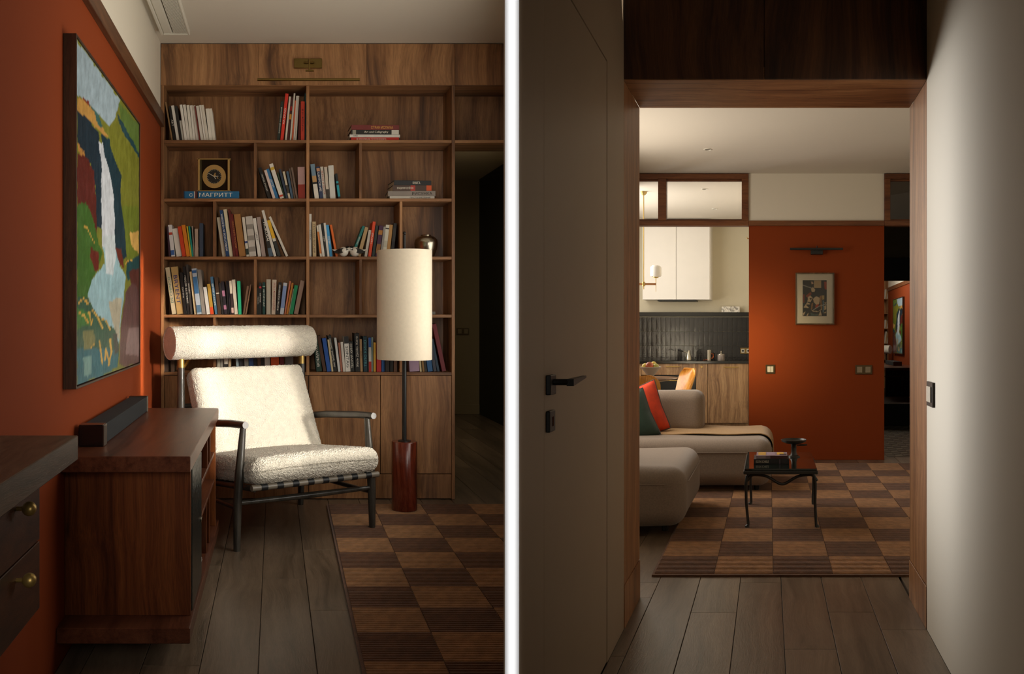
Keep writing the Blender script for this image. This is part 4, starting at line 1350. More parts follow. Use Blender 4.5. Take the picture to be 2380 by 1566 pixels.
for s in (-1, 1):
    rod('front_leg', [(s * .395, .0, .0165 if s > 0 else 0), (s * .392, .0, .22), (s * .382, .0, .36), (s * .362, .0, .585)], [.0165, .0215, .0225, .0145])
    rod('back_leg', [(s * .392, -.70, 0), (s * .388, -.68, .25), (s * .385, -.67, .55), (s * .383, -.675, .83)], [.0165, .022, .022, .0195])
    rod('arm', [(s * .372, .045, .598), (s * .374, -.1, .590), (s * .380, -.40, .562), (s * .384, -.675, .525)], [.0165, .0185, .0195, .017])
    rod('brass_collar', [(s * .383, -.676, .828), (s * .383, -.678, .90)], .0185, BRASS, 16)
    rod('side_rail', [(s * .345, .085, .302), (s * .345, -.3, .265), (s * .345, -.68, .215)], .014)
    rod('side_stretcher', [(s * .388, .0, .20), (s * .386, -.68, .19)], .012)
fr_ = rod('front_rail', [(-.365, .09, .308), (.365, .09, .308)], .0145, plain('sunlit_ash_tone', '#7d7466', .35, var=.15))  # rail coloured lighter than the black frame to look sunlit
rod('rear_rail', [(-.37, -.64, .220), (.37, -.64, .220)], .014)
rod('back_rail', [(-.38, -.68, .62), (.38, -.68, .62)], .013)
rod('stretcher', [(-.385, 0, .226), (0, 0, .222), (.385, 0, .222)], [.0115, .0155, .0115])
STRAP = plain('black_leather_strap', '#131517', .5, var=.05)
for k in range(8):
    a = -.30 + .60 * k / 7
    obj('strap', G(lambda p: tuple(ch(p))).tube([(a - .017, .09, .308), (a + .017, .09, .308)], .0162, 14)
        .sheet(lambda s, t, a=a: (a - .017 + .034 * s, .09 - .7 * t, .322 - .09 * t), 1, 4, .003), STRAP, L, arm_c)
# seat cushion: slopes back a little, full rounded front


def seat_fr(p):
    a, b, w = p
    crown = .012 * (1 - (a / .37) ** 2) * (1 if w > .06 else 0)
    return ch((a, b, .322 + w + .10 * (b - .12) + crown))


obj('seat_cushion', G().soft((-.368, -.52, 0), (.368, .125, .125), .058, .0085, nub(.0026), seat_fr), BOUCLE, L, arm_c)
# back cushion leaning back


def back_fr(p):
    a, y, z = p          # y depth behind the front face, z along the height
    lean = math.radians(26)
    b = -.395 - z * math.sin(lean) - y * math.cos(lean)
    w = .372 + z * math.cos(lean) - y * math.sin(lean)
    return ch((a * (1 - .03 * z), b, w))


obj('back_cushion', G().soft((-.35, 0, -.02), (.362, .115, .518), .034, .0085, nub(.0024), back_fr), BOUCLE, L, arm_c)


def bol(p):
    a, y, z = p
    return ch((a, -.685 + y, .962 + z))


g = G(lambda p: tuple(bol(p)))
NA, NC = 108, 68
vs, fs = [], []
prof = [(-.446, .0), (-.446, .03), (-.4455, .06), (-.445, .080), (-.441, .0865), (-.434, .0895)] + [(-.434 + .868 * k / NA, .0895 + .0018 * math.sin(PI * k / NA)) for k in range(1, NA)] + [(.434, .0895), (.441, .0865), (.445, .080), (.4455, .06), (.446, .03), (.446, 0)]
for i, (a, r) in enumerate(prof):
    for k in range(NC):
        t = 2 * PI * k / NC
        rr = max(1e-4, r + (crnd.uniform(-.0024, .0024) if 5 <= i <= len(prof) - 6 else 0))
        vs.append((a, rr * math.cos(t), rr * math.sin(t)))
for i in range(len(prof) - 1):
    for k in range(NC):
        q0, q1 = i * NC + k, i * NC + (k + 1) % NC
        fs.append((q0, q1, q1 + NC, q0 + NC))
g.smooth = True
g.add(vs, fs)
hr = obj('headrest_bolster', g, BOUCLE, L, arm_c)
ring = [(-.4445, .0875 * math.cos(2 * PI * k / 40), .0875 * math.sin(2 * PI * k / 40)) for k in range(41)]
obj('piping', G(lambda p: tuple(bol(p))).tube(ring, .0035, 6), BOUCLE, L, hr)

# ================================================================== floor lamp
lu, lv = .733, 4.93
lamp = thing('floor_lamp', L, (lu, lv, 0.016), 'floor lamp with tall cream cylinder shade on a red-brown wooden base', 'floor lamp')
obj('base', G().lathe(lu, lv, [(.069, .0165), (.0716, .020), (.0716, .398), (.069, .4015), (.04, .4015)], 40), LAMPW, L, lamp)
obj('collar', G().lathe(lu, lv, [(.036, .4015), (.036, .406), (.03, .408), (.012, .408)], 28), BLACK, L, lamp)
obj('pole', G().tube([(lu, lv, .404), (lu, lv, 1.44)], .0125, 16), BLACK, L, lamp)
ls = G()
nsh = 56
prof = [(.1535, .863), (.1545, .866), (.1545, 1.474), (.1535, 1.477), (.1515, 1.477), (.1515, .863)]
ls.lathe(lu, lv, prof + [prof[0]], nsh, close=False)
shd = obj('lampshade', ls, LINEN, L, lamp)
obj('shade_spider', G().tube([(lu - .152, lv, 1.44), (lu + .152, lv, 1.44)], .003, 6).tube([(lu, lv - .152, 1.44), (lu, lv + .152, 1.44)], .003, 6), BLACK, L, shd)
obj('finial', G().tube([(lu, lv, 1.44), (lu, lv, 1.565)], .0075, 12).ball((lu, lv, 1.575), .010, 12), BLACK, L, lamp)


# ================================================================== rugs with ribbed squares
def rug(room, lab, u_lines, v_lines, dark_first, shear=0.0, ulim=lambda v: 99.0):
    t = thing('rug', room, ((u_lines[0] + u_lines[-1]) / 2, (v_lines[0] + v_lines[-1]) / 2, 0), lab, 'rug')
    d = v_lines[1] - v_lines[0]
    wds = {}
    top = .014
    bk = G(lambda p: (p[0] + shear * (p[1] - v_lines[0]), p[1], p[2]))
    for j in range(len(v_lines) - 1):
        last = j == len(v_lines) - 2
        va, vb = v_lines[j] - (.014 if j == 0 else 0), v_lines[j + 1] + (.012 if last else 0)
        ra, rb = min(u_lines[-1] + .01, ulim(va)), min(u_lines[-1] + .01, ulim(vb))
        prism(bk, [(u_lines[0] - .010, va), (ra, va), (rb, vb), (u_lines[0] - .010, vb)], .0005, top - .004)
    obj('rug_backing', bk, RUGD, room, t)

    def square(w, dd, mat, cut=None, tag=0):
        key = (round(w, 4), round(dd, 4), mat.name, tag)
        if key not in wds:
            n = 13
            g = G()
            vs, fs = [], []
            for k in range(n):
                a, b = dd * k / n, dd * (k + 1) / n
                ys = (a + .0008, a + (b - a) * .3, a + (b - a) * .7, b - .0008)
                zs = (top - .005, top + .002, top + .002, top - .005)
                base_i = len(vs)
                for y, z in zip(ys, zs):
                    vs.append((.0015 + shear * y, y, z))
                    vs.append(((w if cut is None else max(.002, min(w, cut(y)))) - .0015 + shear * y, y, z))
                for j in range(3):
                    i = base_i + 2 * j
                    fs.append((i, i + 1, i + 3, i + 2))
            g.add(vs, fs)
            me = mesh_of(g, room, (0, 0, 0), False, 'rug_square')
            me.materials.append(mat)
            wds[key] = me
        return wds[key]

    for i in range(len(u_lines) - 1):
        for j in range(len(v_lines) - 1):
            dark = (i + j) % 2 == (0 if dark_first else 1)
            w_, d_ = u_lines[i + 1] - u_lines[i], v_lines[j + 1] - v_lines[j]
            cut, tag = None, 0
            if ulim(v_lines[j]) < u_lines[i + 1]:
                if ulim(v_lines[j + 1]) < u_lines[i] + .01:
                    continue
                cut, tag = (lambda y, a=u_lines[i], b=v_lines[j]: ulim(b + y) - a), (i, j)
            me = square(w_, d_, RUGD if dark else RUGL, cut, tag)
            inst('rug_square', me, room, (u_lines[i] + shear * (v_lines[j] - v_lines[0]), v_lines[j], 0), t)
    return t


rows_l = [5.077 - .254 * k for k in range(12)][::-1]
rug(L, 'brown checkered ribbed rug under the floor lamp and armchair', [.277, .535, .811, 1.087, 1.363, 1.64], rows_l, True, shear=.013,
    ulim=lambda v: wu(L, (-.635 + .294 * v if v < 2.5 else .10 if v < 3.55 else max(-.012, .10 - .4 * (v - 3.55))) - .013 * (v - 2.283), v))

# ================================================================== LIVING ROOM
WV = 8.1
RS = F / WV
ru = lambda px: (px - R.vx) / RS
rw = lambda py: H - (py - R.vy) / RS
REDL, REDR = ru(1740.5), ru(2055)
slab('wall_back', R, [(REDL, WV), (REDR, WV), (REDR, WV + .12), (REDL, WV + .12)], 0, rw(522), RUST)
slab('wall_back_upper', R, [(REDL, WV + .004), (REDR, WV + .004), (REDR, WV + .12), (REDL, WV + .12)], rw(522), CEIL_R, WHITE)
obj('trim_5', G().box(REDL, REDR, WV - .02, WV + .01, rw(525), rw(513), .002), TRANSOM, R, kind='structure')
obj('baseboard_back', G().box(REDL, REDR, WV - .012, WV, 0, .085, .002), RUST, R, kind='structure')


def transom(name, x0, x1, posts):
    t = thing(name, R, (ru((x0 + x1) / 2), WV, rw(525)), None, None)
    t['kind'] = 'structure'
    for y0, y1 in ((404, 416), (512.5, 525)):
        obj('window_rail', G().box(ru(x0), ru(x1), WV - .02, WV + .08, rw(y1), rw(y0), .002), TRANSOM, R, t)
        ya = 416 if y0 < 450 else 508.5
        obj('glazing_bead', G().box(ru(x0), ru(x1), WV + .02, WV + .06, rw(ya + 4), rw(ya), .001), TRANSOM, R, t)
    for a, b in posts:
        obj('window_post', G().box(ru(a), ru(b), WV - .018, WV + .08, rw(512.5), rw(416), .002), TRANSOM, R, t)
    for (a, b), (c, d) in zip(posts[:-1], posts[1:]):
        obj('pane', G().box(ru(b) - .003, ru(c) + .003, WV + .036, WV + .042, rw(512), rw(416)), glass('clear_glass'), R, t)
    return t


transom('window_1', 1330, 1740, [(1330, 1342), (1530, 1549), (1724, 1740)])
transom('window_2', 2055.5, 2260, [(2055.5, 2069), (2246, 2260)])


def downlight(u, v, lab):
    t = thing('ceiling_spotlight', R, (u, v, CEIL_R), lab, 'spotlight')
    obj('bezel', G().lathe(u, v, [(.034, CEIL_R), (.034, CEIL_R - .004), (.027, CEIL_R - .005), (.026, CEIL_R - .0005)], 24, close=False), PLAST, R, t)
    obj('recess', G().lathe(u, v, [(.0265, CEIL_R - .001), (.001, CEIL_R - .0008)], 24, close=False), plain('dark_recess', '#3c352c', .6), R, t)


for px, py, lab in ((1645, 347, 'small round ceiling spotlight over the living room'), (1637, 439, 'nearer ceiling spotlight seen through the transom glass'),
                    (1661, 485, 'farther ceiling spotlight seen through the transom glass')):
    v = F * (CEIL_R - H) / (R.vy - py)
    downlight(R.u(px, v), v, lab)

# black picture light, framed print, switches on the rust wall
bl_ = thing('picture_lamp', R, (ru(1897), WV - .06, rw(580)), 'slim black picture light on the rust wall above the print', 'picture lamp')
obj('wall_mount', G().box(ru(1884), ru(1912), WV - .05, WV, rw(592), rw(580.5), .002), BLACK, R, bl_)
obj('light_bar', G().box(L and R.u(1836, WV - .06), R.u(1959, WV - .06), WV - .075, WV - .045, R.w(581, WV - .06), R.w(576, WV - .06), .002), BLACK, R, bl_)
obj('knob', G().tube([(ru(1898), WV - .06, rw(577)), (ru(1898), WV - .06, rw(573))], .006, 8), BLACK, R, bl_)

pf = thing('framed_print', R, (ru(1895), WV - .02, rw(754)), 'dark figure print in a white mat and thin wooden frame', 'framed print')
x0, x1, y0, y1 = 1849, 1939.5, 633.5, 754
FV = WV - .035
fu_ = lambda px: R.u(px, FV)
fw_ = lambda py: R.w(py, FV)
FRW = wood('print_frame_wood', '#3c2a18', '#5e4629', '#7a6040', 'Z', 30, 1, .45)
for nm, b in (('frame_side', (x0, x0 + 2.6, y0, y1)), ('frame_side', (x1 - 2.6, x1, y0, y1)), ('frame_rail', (x0 + 2.6, x1 - 2.6, y0, y0 + 2.6)), ('frame_rail', (x0 + 2.6, x1 - 2.6, y1 - 2.6, y1))):
    obj(nm, G().box(fu_(b[0]), fu_(b[1]), FV, WV, fw_(b[3]), fw_(b[2]), .0015), FRW, R, pf)
obj('mat_board', G().box(fu_(x0 + 2.2), fu_(x1 - 2.2), FV + .016, FV + .022, fw_(y1 - 2.2), fw_(y0 + 2.2)), plain('mat_cream', '#efe6d2', .8, var=.01), R, pf)
PX = lambda pts: [(1830 + x / 7.457, 560 + y / 7.457) for x, y in pts]
PRN = [('#c0a67c', PX([(462, 684), (585, 684), (585, 812), (462, 812)])), ('#b0401f', PX([(635, 705), (682, 700), (682, 840), (645, 835)])),
       ('#c9a98a', PX([(408, 700), (440, 705), (455, 740), (420, 750)])), ('#cdb692', PX([(410, 830), (440, 800), (485, 840), (470, 880), (425, 885)])),
       ('#8f3a1e', PX([(320, 950), (400, 880), (420, 920), (350, 980)])), ('#cdb692', PX([(355, 975), (395, 940), (440, 990), (400, 1060), (350, 1050)])),
       ('#1c1a16', PX([(380, 990), (425, 985), (410, 1030)])), ('#cfb998', PX([(445, 1000), (500, 955), (560, 985), (555, 1080), (515, 1120), (460, 1060)])),
       ('#15130f', PX([(490, 940), (550, 910), (555, 970), (510, 965)])), ('#b5471f', PX([(485, 1110), (550, 1090), (520, 1160), (490, 1155)])),
       ('#cdb692', PX([(280, 1150), (345, 1060), (405, 1095), (320, 1105), (380, 1165)])), ('#a1723e', PX([(420, 1080), (445, 1070), (430, 1180), (410, 1175)])),
       ('#a1723e', PX([(560, 960), (590, 940), (600, 1180), (580, 1190)])), ('#c9b08a', PX([(400, 1180), (460, 1210), (540, 1215), (600, 1170), (590, 1195), (520, 1230), (440, 1220)])),
       ('#5d7f8c', PX([(612, 1030), (630, 1030), (630, 1240), (615, 1240)])), ('#b79a5c', PX([(598, 945), (640, 945), (640, 1010), (605, 1020)])),
       ('#3f5a50', PX([(400, 1240), (470, 1270), (540, 1260), (530, 1290), (410, 1290)])), ('#cdb692', PX([(270, 1250), (320, 1215), (280, 1295)])),
       ('#cdb692', PX([(330, 1290), (370, 1235), (355, 1298)])), ('#cdb692', PX([(535, 1295), (575, 1205), (600, 1295)])), ('#cdb692', PX([(635, 1130), (670, 1110), (675, 1180), (640, 1200)])),
       ('#b9a27c', PX([(620, 1250), (670, 1220), (670, 1250)])), ('#8a3a28', PX([(275, 925), (297, 925), (297, 1075), (275, 1075)])), ('#c9b08a', PX([(640, 1070), (680, 1060), (660, 1090)]))]
nx, ny = 64, 92
gx, gy = np.meshgrid(np.linspace(1865.6, 1921.5, nx), np.linspace(734.6, 651.2, ny), indexing='ij')
pc_ = np.zeros(gx.shape + (3,))
pc_[:] = rgb('#1b1d18')
for h, poly in PRN:
    pc_[in_poly(gx, gy, poly)] = rgb(h)
pc_[near_line(gx, gy, PX([(270, 765), (420, 815)]), .9)] = rgb('#9a958a')
pc_[near_line(gx, gy, PX([(455, 1190), (560, 1125), (685, 1090)]), .9)] = rgb('#a5a59c')
pts = np.stack([(gx - R.vx) * (FV + .0155) / F, np.full(gx.shape, FV + .0155), H - (gy - R.vy) * (FV + .0155) / F], -1)
canvas_obj('print', R, pf, pts, pc_, vcol('print_ink', .6))
obj('glazing', G().box(fu_(x0 + 2.2), fu_(x1 - 2.2), FV + .008, FV + .010, fw_(y1 - 2.2), fw_(y0 + 2.2)), glass('clear_glass'), R, pf)
switch('light_switch', R, 'single ivory switch on the left of the rust wall', (ru(1790.5), WV, rw(858)), (1, 0, 0), 1, True, BRZ, KEY, .088, .085)
switch('light_switch', R, 'double switch plate on the right of the rust wall', (ru(2007.5), WV, rw(859)), (1, 0, 0), 2, True, BRZ, plain('taupe_switch', '#8d7d64', .4), .078, .085, rock=1)
obj('coat_hook', G().tube([(REDL + .002, WV + .05, rw(553)), (REDL - .016, WV + .05, rw(553)), (REDL - .02, WV + .05, rw(549))], [.004, .005, .003], 8), BRASS, R,
    label='tiny brass hook on the edge of the rust wall', cat='hook')

# ---------------------------------------------------------------- sofa
sf = thing('sofa', R, (-.8, 5.9, 0.01), 'low taupe sectional sofa with rounded blocks beside the coffee table', 'sofa')


def plump(p, d):
    return .006 * math.sin(p[0] * 5) * math.sin(p[1] * 4)


def seat_block(u0, u1, v0, v1, top, r, name='seat_block'):
    o = obj(name, G().soft((u0, v0, .05), (u1, v1, top), r, .035, plump), SOFAF, R, sf)
    return o


s1 = seat_block(-1.05, -.468, 4.93, 5.96, .395, .10)
obj('seam', G().tube([(-1.0, 4.925, .302), (-.60, 4.925, .302), (-.50, 4.96, .302), (-.464, 5.06, .302), (-.464, 5.9, .302)], .003, 6), SOFAF, R, s1)
s2 = seat_block(-1.45, .02, 6.30, 7.22, .395, .10)
obj('seam', G().tube([(-1.4, 6.297, .300), (-.10, 6.297, .300), (-.01, 6.33, .300), (.022, 6.42, .300), (.022, 7.1, .300)], .003, 6), SOFAF, R, s2)
obj('backrest', G().soft((-1.45, 6.98, .36), (-.528, 7.26, .705), .075, .03, plump), SOFAF, R, sf)
for u_, v_ in ((-.95, 5.05), (-.60, 5.05), (-.60, 5.85), (-1.2, 6.42), (-.09, 6.42), (-.09, 7.1), (-1.2, 7.1)):
    obj('foot', G().lathe(u_, v_, [(.018, .0165), (.022, .055)], 12), BLACK, R, sf)
th = thing('throw_blanket', R, (-.3, 6.85, .4), 'tan woven throw laid over the chaise end of the sofa', 'blanket')


def throw(s, t):
    a = -.98 + 1.17 * s
    v = 6.60 + .60 * t
    top = .404
    if a > -.06:
        x = (a + .06)
        ang = min(PI / 2, x / .115)
        uu = -.06 + .092 * math.sin(ang)
        w = top - .092 * (1 - math.cos(ang)) - max(0, x - .18)
        return (uu + .003 * math.sin(v * 20), v, w)
    return (a, v, top + .003 * math.sin(a * 14 + v * 9))


obj('blanket_cloth', G().sheet(throw, 60, 20, .006), THROW, R, th)


def pillow(name, lab, c, ex, ey, w, h, th_, mat, pipe):
    c, ex, ey = Vector(c), Vector(ex).normalized(), Vector(ey).normalized()
    ez = ex.cross(ey).normalized()
    t = thing('cushion', R, (c[0], c[1], c[2] - h / 2), lab, 'cushion')
    vs, fs, n = [], [], 22
    for s in (1, -1):
        for i in range(n + 1):
            for j in range(n + 1):
                a, b = -1 + 2 * i / n, -1 + 2 * j / n
                k = (max(0, 1 - a ** 4) ** .55) * (max(0, 1 - b ** 4) ** .55)
                pin = 1 - .06 * (1 - abs(a)) * abs(b) ** 3
                pin2 = 1 - .06 * (1 - abs(b)) * abs(a) ** 3
                vs.append(c + ex * (a * w / 2 * pin2) + ey * (b * h / 2 * pin) + ez * (s * th_ / 2 * k))
    o = (n + 1) ** 2
    for i in range(n):
        for j in range(n):
            q = (i * (n + 1) + j, (i + 1) * (n + 1) + j, (i + 1) * (n + 1) + j + 1, i * (n + 1) + j + 1)
            fs += [q, tuple(x + o for x in q)]
    g = G()
    g.smooth = True
    g.add(vs, fs)
    me_o = obj('cushion_cover', g, mat, R, t)
    edge = []
    for k in range(4 * n + 1):
        e, f = divmod(k % (4 * n), n)
        x = -1 + 2 * f / n
        a, b = [(x, -1), (1, x), (-x, 1), (-1, -x)][e]
        pin = 1 - .06 * (1 - abs(a)) * abs(b) ** 3
        pin2 = 1 - .06 * (1 - abs(b)) * abs(a) ** 3
        edge.append(c + ex * (a * w / 2 * pin2) + ey * (b * h / 2 * pin))
    obj('piping', G().tube(edge, .005, 6), pipe, R, t)
    return t


REDC = plain('orange_red_velvet', '#cc3a0c', .8, sheen=.1, var=.1, vscale=20)
GRNC = plain('forest_green_velvet', '#1d3524', .85, sheen=.3, var=.1, vscale=20)
pillow('cushion', 'orange-red square cushion leaning on the sofa backrest', (-1.015, 6.80, .545), (.92, .08, .36), (-.34, .14, .93), .40, .40, .14, REDC, plain('grey_piping', '#4b453e', .8))
pillow('cushion', 'dark green cushion in front of the orange-red one', (-1.075, 6.60, .515), (.90, .0, .30), (-.38, .16, .90), .40, .38, .14, GRNC, plain('grey_piping', '#4b453e', .8))

# ---------------------------------------------------------------- coffee table
ctb = thing('coffee_table', R, (.075, 5.5, .014), 'small black wrought-iron coffee table with polished stone top', 'coffee table')
T = .364
stone = plain('polished_black_stone', '#101815', .05, var=.3, vscale=9)
obj('table_top', G().box(-.143, .281, 5.115, 5.868, T - .012, T, .002), stone, R, ctb)
obj('top_frame', G().box(-.149, .287, 5.105, 5.878, T - .032, T - .012, .003), BLACK, R, ctb)
for u_, v_ in ((-.127, 5.143), (.284, 5.143), (-.124, 5.85), (.30, 5.85)):
    s = -1 if u_ < 0 else 1
    ut = u_ if v_ > 5.5 else u_ + (-.008 if s < 0 else -.01)
    obj('leg', G().tube([(u_ * 1.0, v_, .0165), (u_, v_, .022), (u_ - s * .006, v_, .034), (ut - s * .002, v_, .16), (ut, v_, .27), (ut - s * .006, v_, .315), (ut - s * .022, v_, T - .03)],
                        [.015, .014, .0085, .0085, .0095, .0095, .0085], 10), BLACK, R, ctb)
for v_ in (5.143, 5.85):
    u0, u1 = -.127, .284
    pts = []
    for k in range(33):
        f = k / 32
        w = .300 - .052 * math.cos(2 * PI * (f - .5) * 1.0) * 1.0
        e = min(f, 1 - f)
        w = T - .040 - .055 * math.exp(-((f - .5) / .17) ** 2) - (.035 * (1 - e / .09) ** 2 if e < .09 else 0)
        pts.append((u0 + (u1 - u0) * f, v_, w))
    obj('apron_scroll', G().tube(pts, .0085, 8), BLACK, R, ctb)
cbv = 5.30
flat_book(R, 'dark art book lettered in white at the bottom on the coffee table', R.u(1752, cbv), R.u(1838, cbv) - .01, cbv, .20, T + .0005, T + .030, '#17171d', text='EGON SCHIELE', tpos=.24, tl=.36,
          group='books on the coffee table', bands=((.72, .75, '#5a4a58'), (.8, .93, '#26242c')))
tb_ = flat_book(R, 'purple and gold covered book on top on the coffee table', R.u(1758, cbv), R.u(1832, cbv) - .005, cbv + .012, .17, T + .0308, T + .050, '#7d6a74', group='books on the coffee table',
          bands=((.45, 1, '#4a1f22'), (.02, .3, '#9a8890')))
for k, (x0_, x1_, y0_, y1_, hx) in enumerate(((1762, 1780, .02, .16, '#b08a3a'), (1782, 1802, .03, .15, '#8f7d8c'), (1806, 1822, .04, .15, '#c79a2e'), (1812, 1828, .02, .08, '#2a1c1c'))):
    obj('cover_print', G().box(R.u(x0_, cbv), R.u(x1_, cbv), cbv + .012 + y0_, cbv + .012 + y1_, T + .0500, T + .0504 + .0002 * k), paint(hx), R, tb_)
dv = 5.62
du = R.u(1845, dv)
dish = thing('footed_dish', R, (du, dv, T), 'black footed dish standing on the coffee table behind the books', 'dish')
obj('dish_foot', G().lathe(du, dv, [(.040, T + .0005), (.038, T + .006), (.024, T + .012), (.017, T + .03), (.017, T + .075), (.022, T + .085)], 28), plain('dark_ceramic', '#26241f', .35), R, dish)
obj('dish_bowl', G().lathe(du, dv, [(.018, T + .083), (.05, T + .088), (.078, T + .100), (.083, T + .112), (.080, T + .113), (.074, T + .103), (.045, T + .093), (.001, T + .091)], 36), plain('dark_ceramic', '#26241f', .35), R, dish)
obj('handle', G().tube([(du + .02, dv - .02, T + .079), (du + .06, dv - .03, T + .080), (du + .085, dv - .03, T + .082)], [.004, .006, .004], 8), plain('dark_ceramic', '#26241f', .35), R, dish)

u_r = [-.544, -.259, .0206, .303, .585, .868, 1.151, 1.434]
v_r = [4.145 + .3215 * k for k in range(12)]
v_r[-1] = 7.78
rug(R, 'large brown checkered ribbed rug beneath the coffee table and sofa', u_r, v_r, True)

# ================================================================== KITCHEN
KV, KW = 10.9, 11.47
ks = F / KV
ku = lambda px, v=KV: R.u(px, v)
kw = lambda py, v=KV: R.w(py, v)
wk = slab('wall_kitchen', R, [(-3.0, KW), (REDL + .6, KW), (REDL + .6, KW + .08), (-3.0, KW + .08)], 0, CEIL_R, plain('kitchen_wall_paint', '#c9bda0', .7, var=.01))
slab('wall_kitchen_right', R, [(REDL + .0, WV + .12), (REDL + .08, WV + .12), (REDL + .08, KW), (REDL + .0, KW)], 0, CEIL_R, WHITE)
TILE = plain('glazed_black_tile', '#1d1916', .10, var=.35, vscale=9, bump=.6, bscale=55, dist=.004, coat=.4)
tw, thh = .0627, .1885
tv = KW - .012
t_top = R.w(737, tv)
tiles = []
for var in range(4):
    g = G()
    rr = random.Random(var)
    n, m = 3, 5
    vs = []
    for i in range(n + 1):
        for j in range(m + 1):
            edge = i in (0, n) or j in (0, m)
            vs.append((.001 + (tw - .002) * i / n, (0 if not edge else .0012) + rr.uniform(-.0007, .0007), .001 + (thh - .002) * j / m))
    fs = [(i * (m + 1) + j, (i + 1) * (m + 1) + j, (i + 1) * (m + 1) + j + 1, i * (m + 1) + j + 1) for i in range(n) for j in range(m)]
    g.add(vs, fs)
    g.box(.001, tw - .001, .0045, .012, .001, thh - .001)
    g.smooth = True
    me = mesh_of(g, R, (0, 0, 0), True, 'tile')
    me.materials.append(TILE)
    tiles.append(me)
trnd = random.Random(2)
u_start = R.u(1480, tv)
for r in range(3):
    for c in range(25):
        inst('tile', trnd.choice(tiles), R, (u_start + c * tw, tv - .004, t_top - (r + 1) * thh), wk)
obj('ledge', G().box(u_start - .4, REDL + .0, KW - .11, KW, R.w(735, KW - .1), R.w(725.5, KW - .1), .002), plain('black_ledge', '#17150f', .3), R,
    label='black ledge above the tiled backsplash', cat='shelf')
worktop = R.w(839, KV)
obj('worktop', G().box(u_start - .4, REDL - .001, KV - .02, KW - .014, worktop - .03, worktop, .002), plain('black_granite', '#100f0d', .15), R,
    label='black stone worktop below the dark tiles', cat='worktop')
BRH = BRASS


def cab(lab, x0, x1, fronts, handles, oven=False):
    t = thing('kitchen_cabinet', R, ((ku(x0) + ku(x1)) / 2, KV + .28, 0), lab, 'cabinet')
    obj('cabinet_body', G().box(ku(x0) + .001, ku(x1) - .001, KV + .02, KW - .02, .10, worktop - .031), plain('cabinet_inside', '#3a2c20', .6), R, t)
    obj('plinth', G().box(ku(x0) + .001, ku(x1) - .001, KV + .04, KV + .06, .001, .098), KIT, R, t)
    fo = []
    for y0, y1, m in fronts:
        fo.append(obj('cabinet_front' if m is KIT else 'oven_door', G().box(ku(x0) + .002, ku(x1) - .002, KV, KV + .019, kw(y1), kw(y0), .002), m, R, t))
    for (hx0, hx1, hy), f in zip(handles, fo):
        if hx1 - hx0 > 8:
            obj('bar_handle', G().tube([(ku(hx0), KV, kw(hy)), (ku(hx0), KV - .03, kw(hy)), (ku(hx1), KV - .03, kw(hy)), (ku(hx1), KV, kw(hy))], .0055, 8), BRH, R, f)
        else:
            obj('knob', G().tube([(ku(hx0), KV, kw(hy)), (ku(hx0), KV - .03, kw(hy))], [.008, .013], 10), BRH, R, f)
    return t


OVEN = plain('black_oven_glass', '#0c0d0d', .1)
cab('kitchen drawer unit with oven behind the dining chairs', 1490, 1617.5, [(844.5, 871, KIT), (872, 975, OVEN)], [(1548.5, 1580, 852), (1530, 1600, 884)])
cab('narrow kitchen cabinet with a brass knob', 1617.5, 1644.5, [(844.5, 983, KIT)], [(1631, 1632, 852)])
cab('wide kitchen cabinet beside the rust wall with brass bar handle', 1644.5, 1740, [(844.5, 983, KIT)], [(1683.5, 1716, 853)])
cab('far left kitchen cabinet with plain wooden front', 1400, 1490, [(844.5, 983, KIT)], [(1455, 1470, 852)])
UPV = 11.12
uc = thing('wall_cabinet', R, (R.u(1570, UPV), UPV + .15, R.w(696, UPV)), 'white wall cabinet with flat doors and extractor hood underneath', 'cabinet')
CABW = plain('white_lacquer', '#d9d2c6', .35, var=.01)
obj('cabinet_body', G().box(R.u(1493, UPV), R.u(1652, UPV), UPV + .02, KW - .002, R.w(696, UPV), R.w(512, UPV), .001), CABW, R, uc)
for a, b in ((1493.5, 1571), (1571.8, 1649.5)):
    obj('cabinet_door', G().box(R.u(a, UPV), R.u(b, UPV), UPV, UPV + .019, R.w(696, UPV), R.w(514, UPV), .0015), CABW, R, uc)
obj('extractor_hood', G().box(R.u(1528, UPV), R.u(1618, UPV), UPV + .01, UPV + .28, R.w(699.5, UPV), R.w(696.2, UPV), .001), BLACK, R, uc)

# things on ledge and worktop
mb = G().tube([(R.u(1677.5, KW - .06), KW - .06, R.w(725, KW - .06)), (R.u(1720, KW - .06), KW - .06, R.w(725, KW - .06))], .04, 24)
m_, nt_, b_ = base('white_marble')
tc_ = node(nt_, 'ShaderNodeTexCoord')
nz_ = node(nt_, 'ShaderNodeTexNoise', Scale=9.0, Detail=6.0, Distortion=2.5)
rp_ = node(nt_, 'ShaderNodeValToRGB')
rp_.color_ramp.elements[0].position, rp_.color_ramp.elements[0].color = .38, lin('#8d867a')
rp_.color_ramp.elements[1].position, rp_.color_ramp.elements[1].color = .52, lin('#ded6c6')
nt_.links.new(tc_.outputs['Object'], nz_.inputs['Vector'])
nt_.links.new(nz_.outputs['Fac'], rp_.inputs['Fac'])
nt_.links.new(rp_.outputs['Color'], b_.inputs['Base Color'])
b_.inputs['Roughness'].default_value = .3
obj('marble_rolling_pin', G().soft((R.u(1677.5, KW - .06), KW - .10, R.w(735, KW - .1) + .045), (R.u(1720, KW - .06), KW - .03, R.w(735, KW - .1) + .13), .012, .02), m_, R,
    label='veined white marble block lying on the black ledge', cat='marble block')
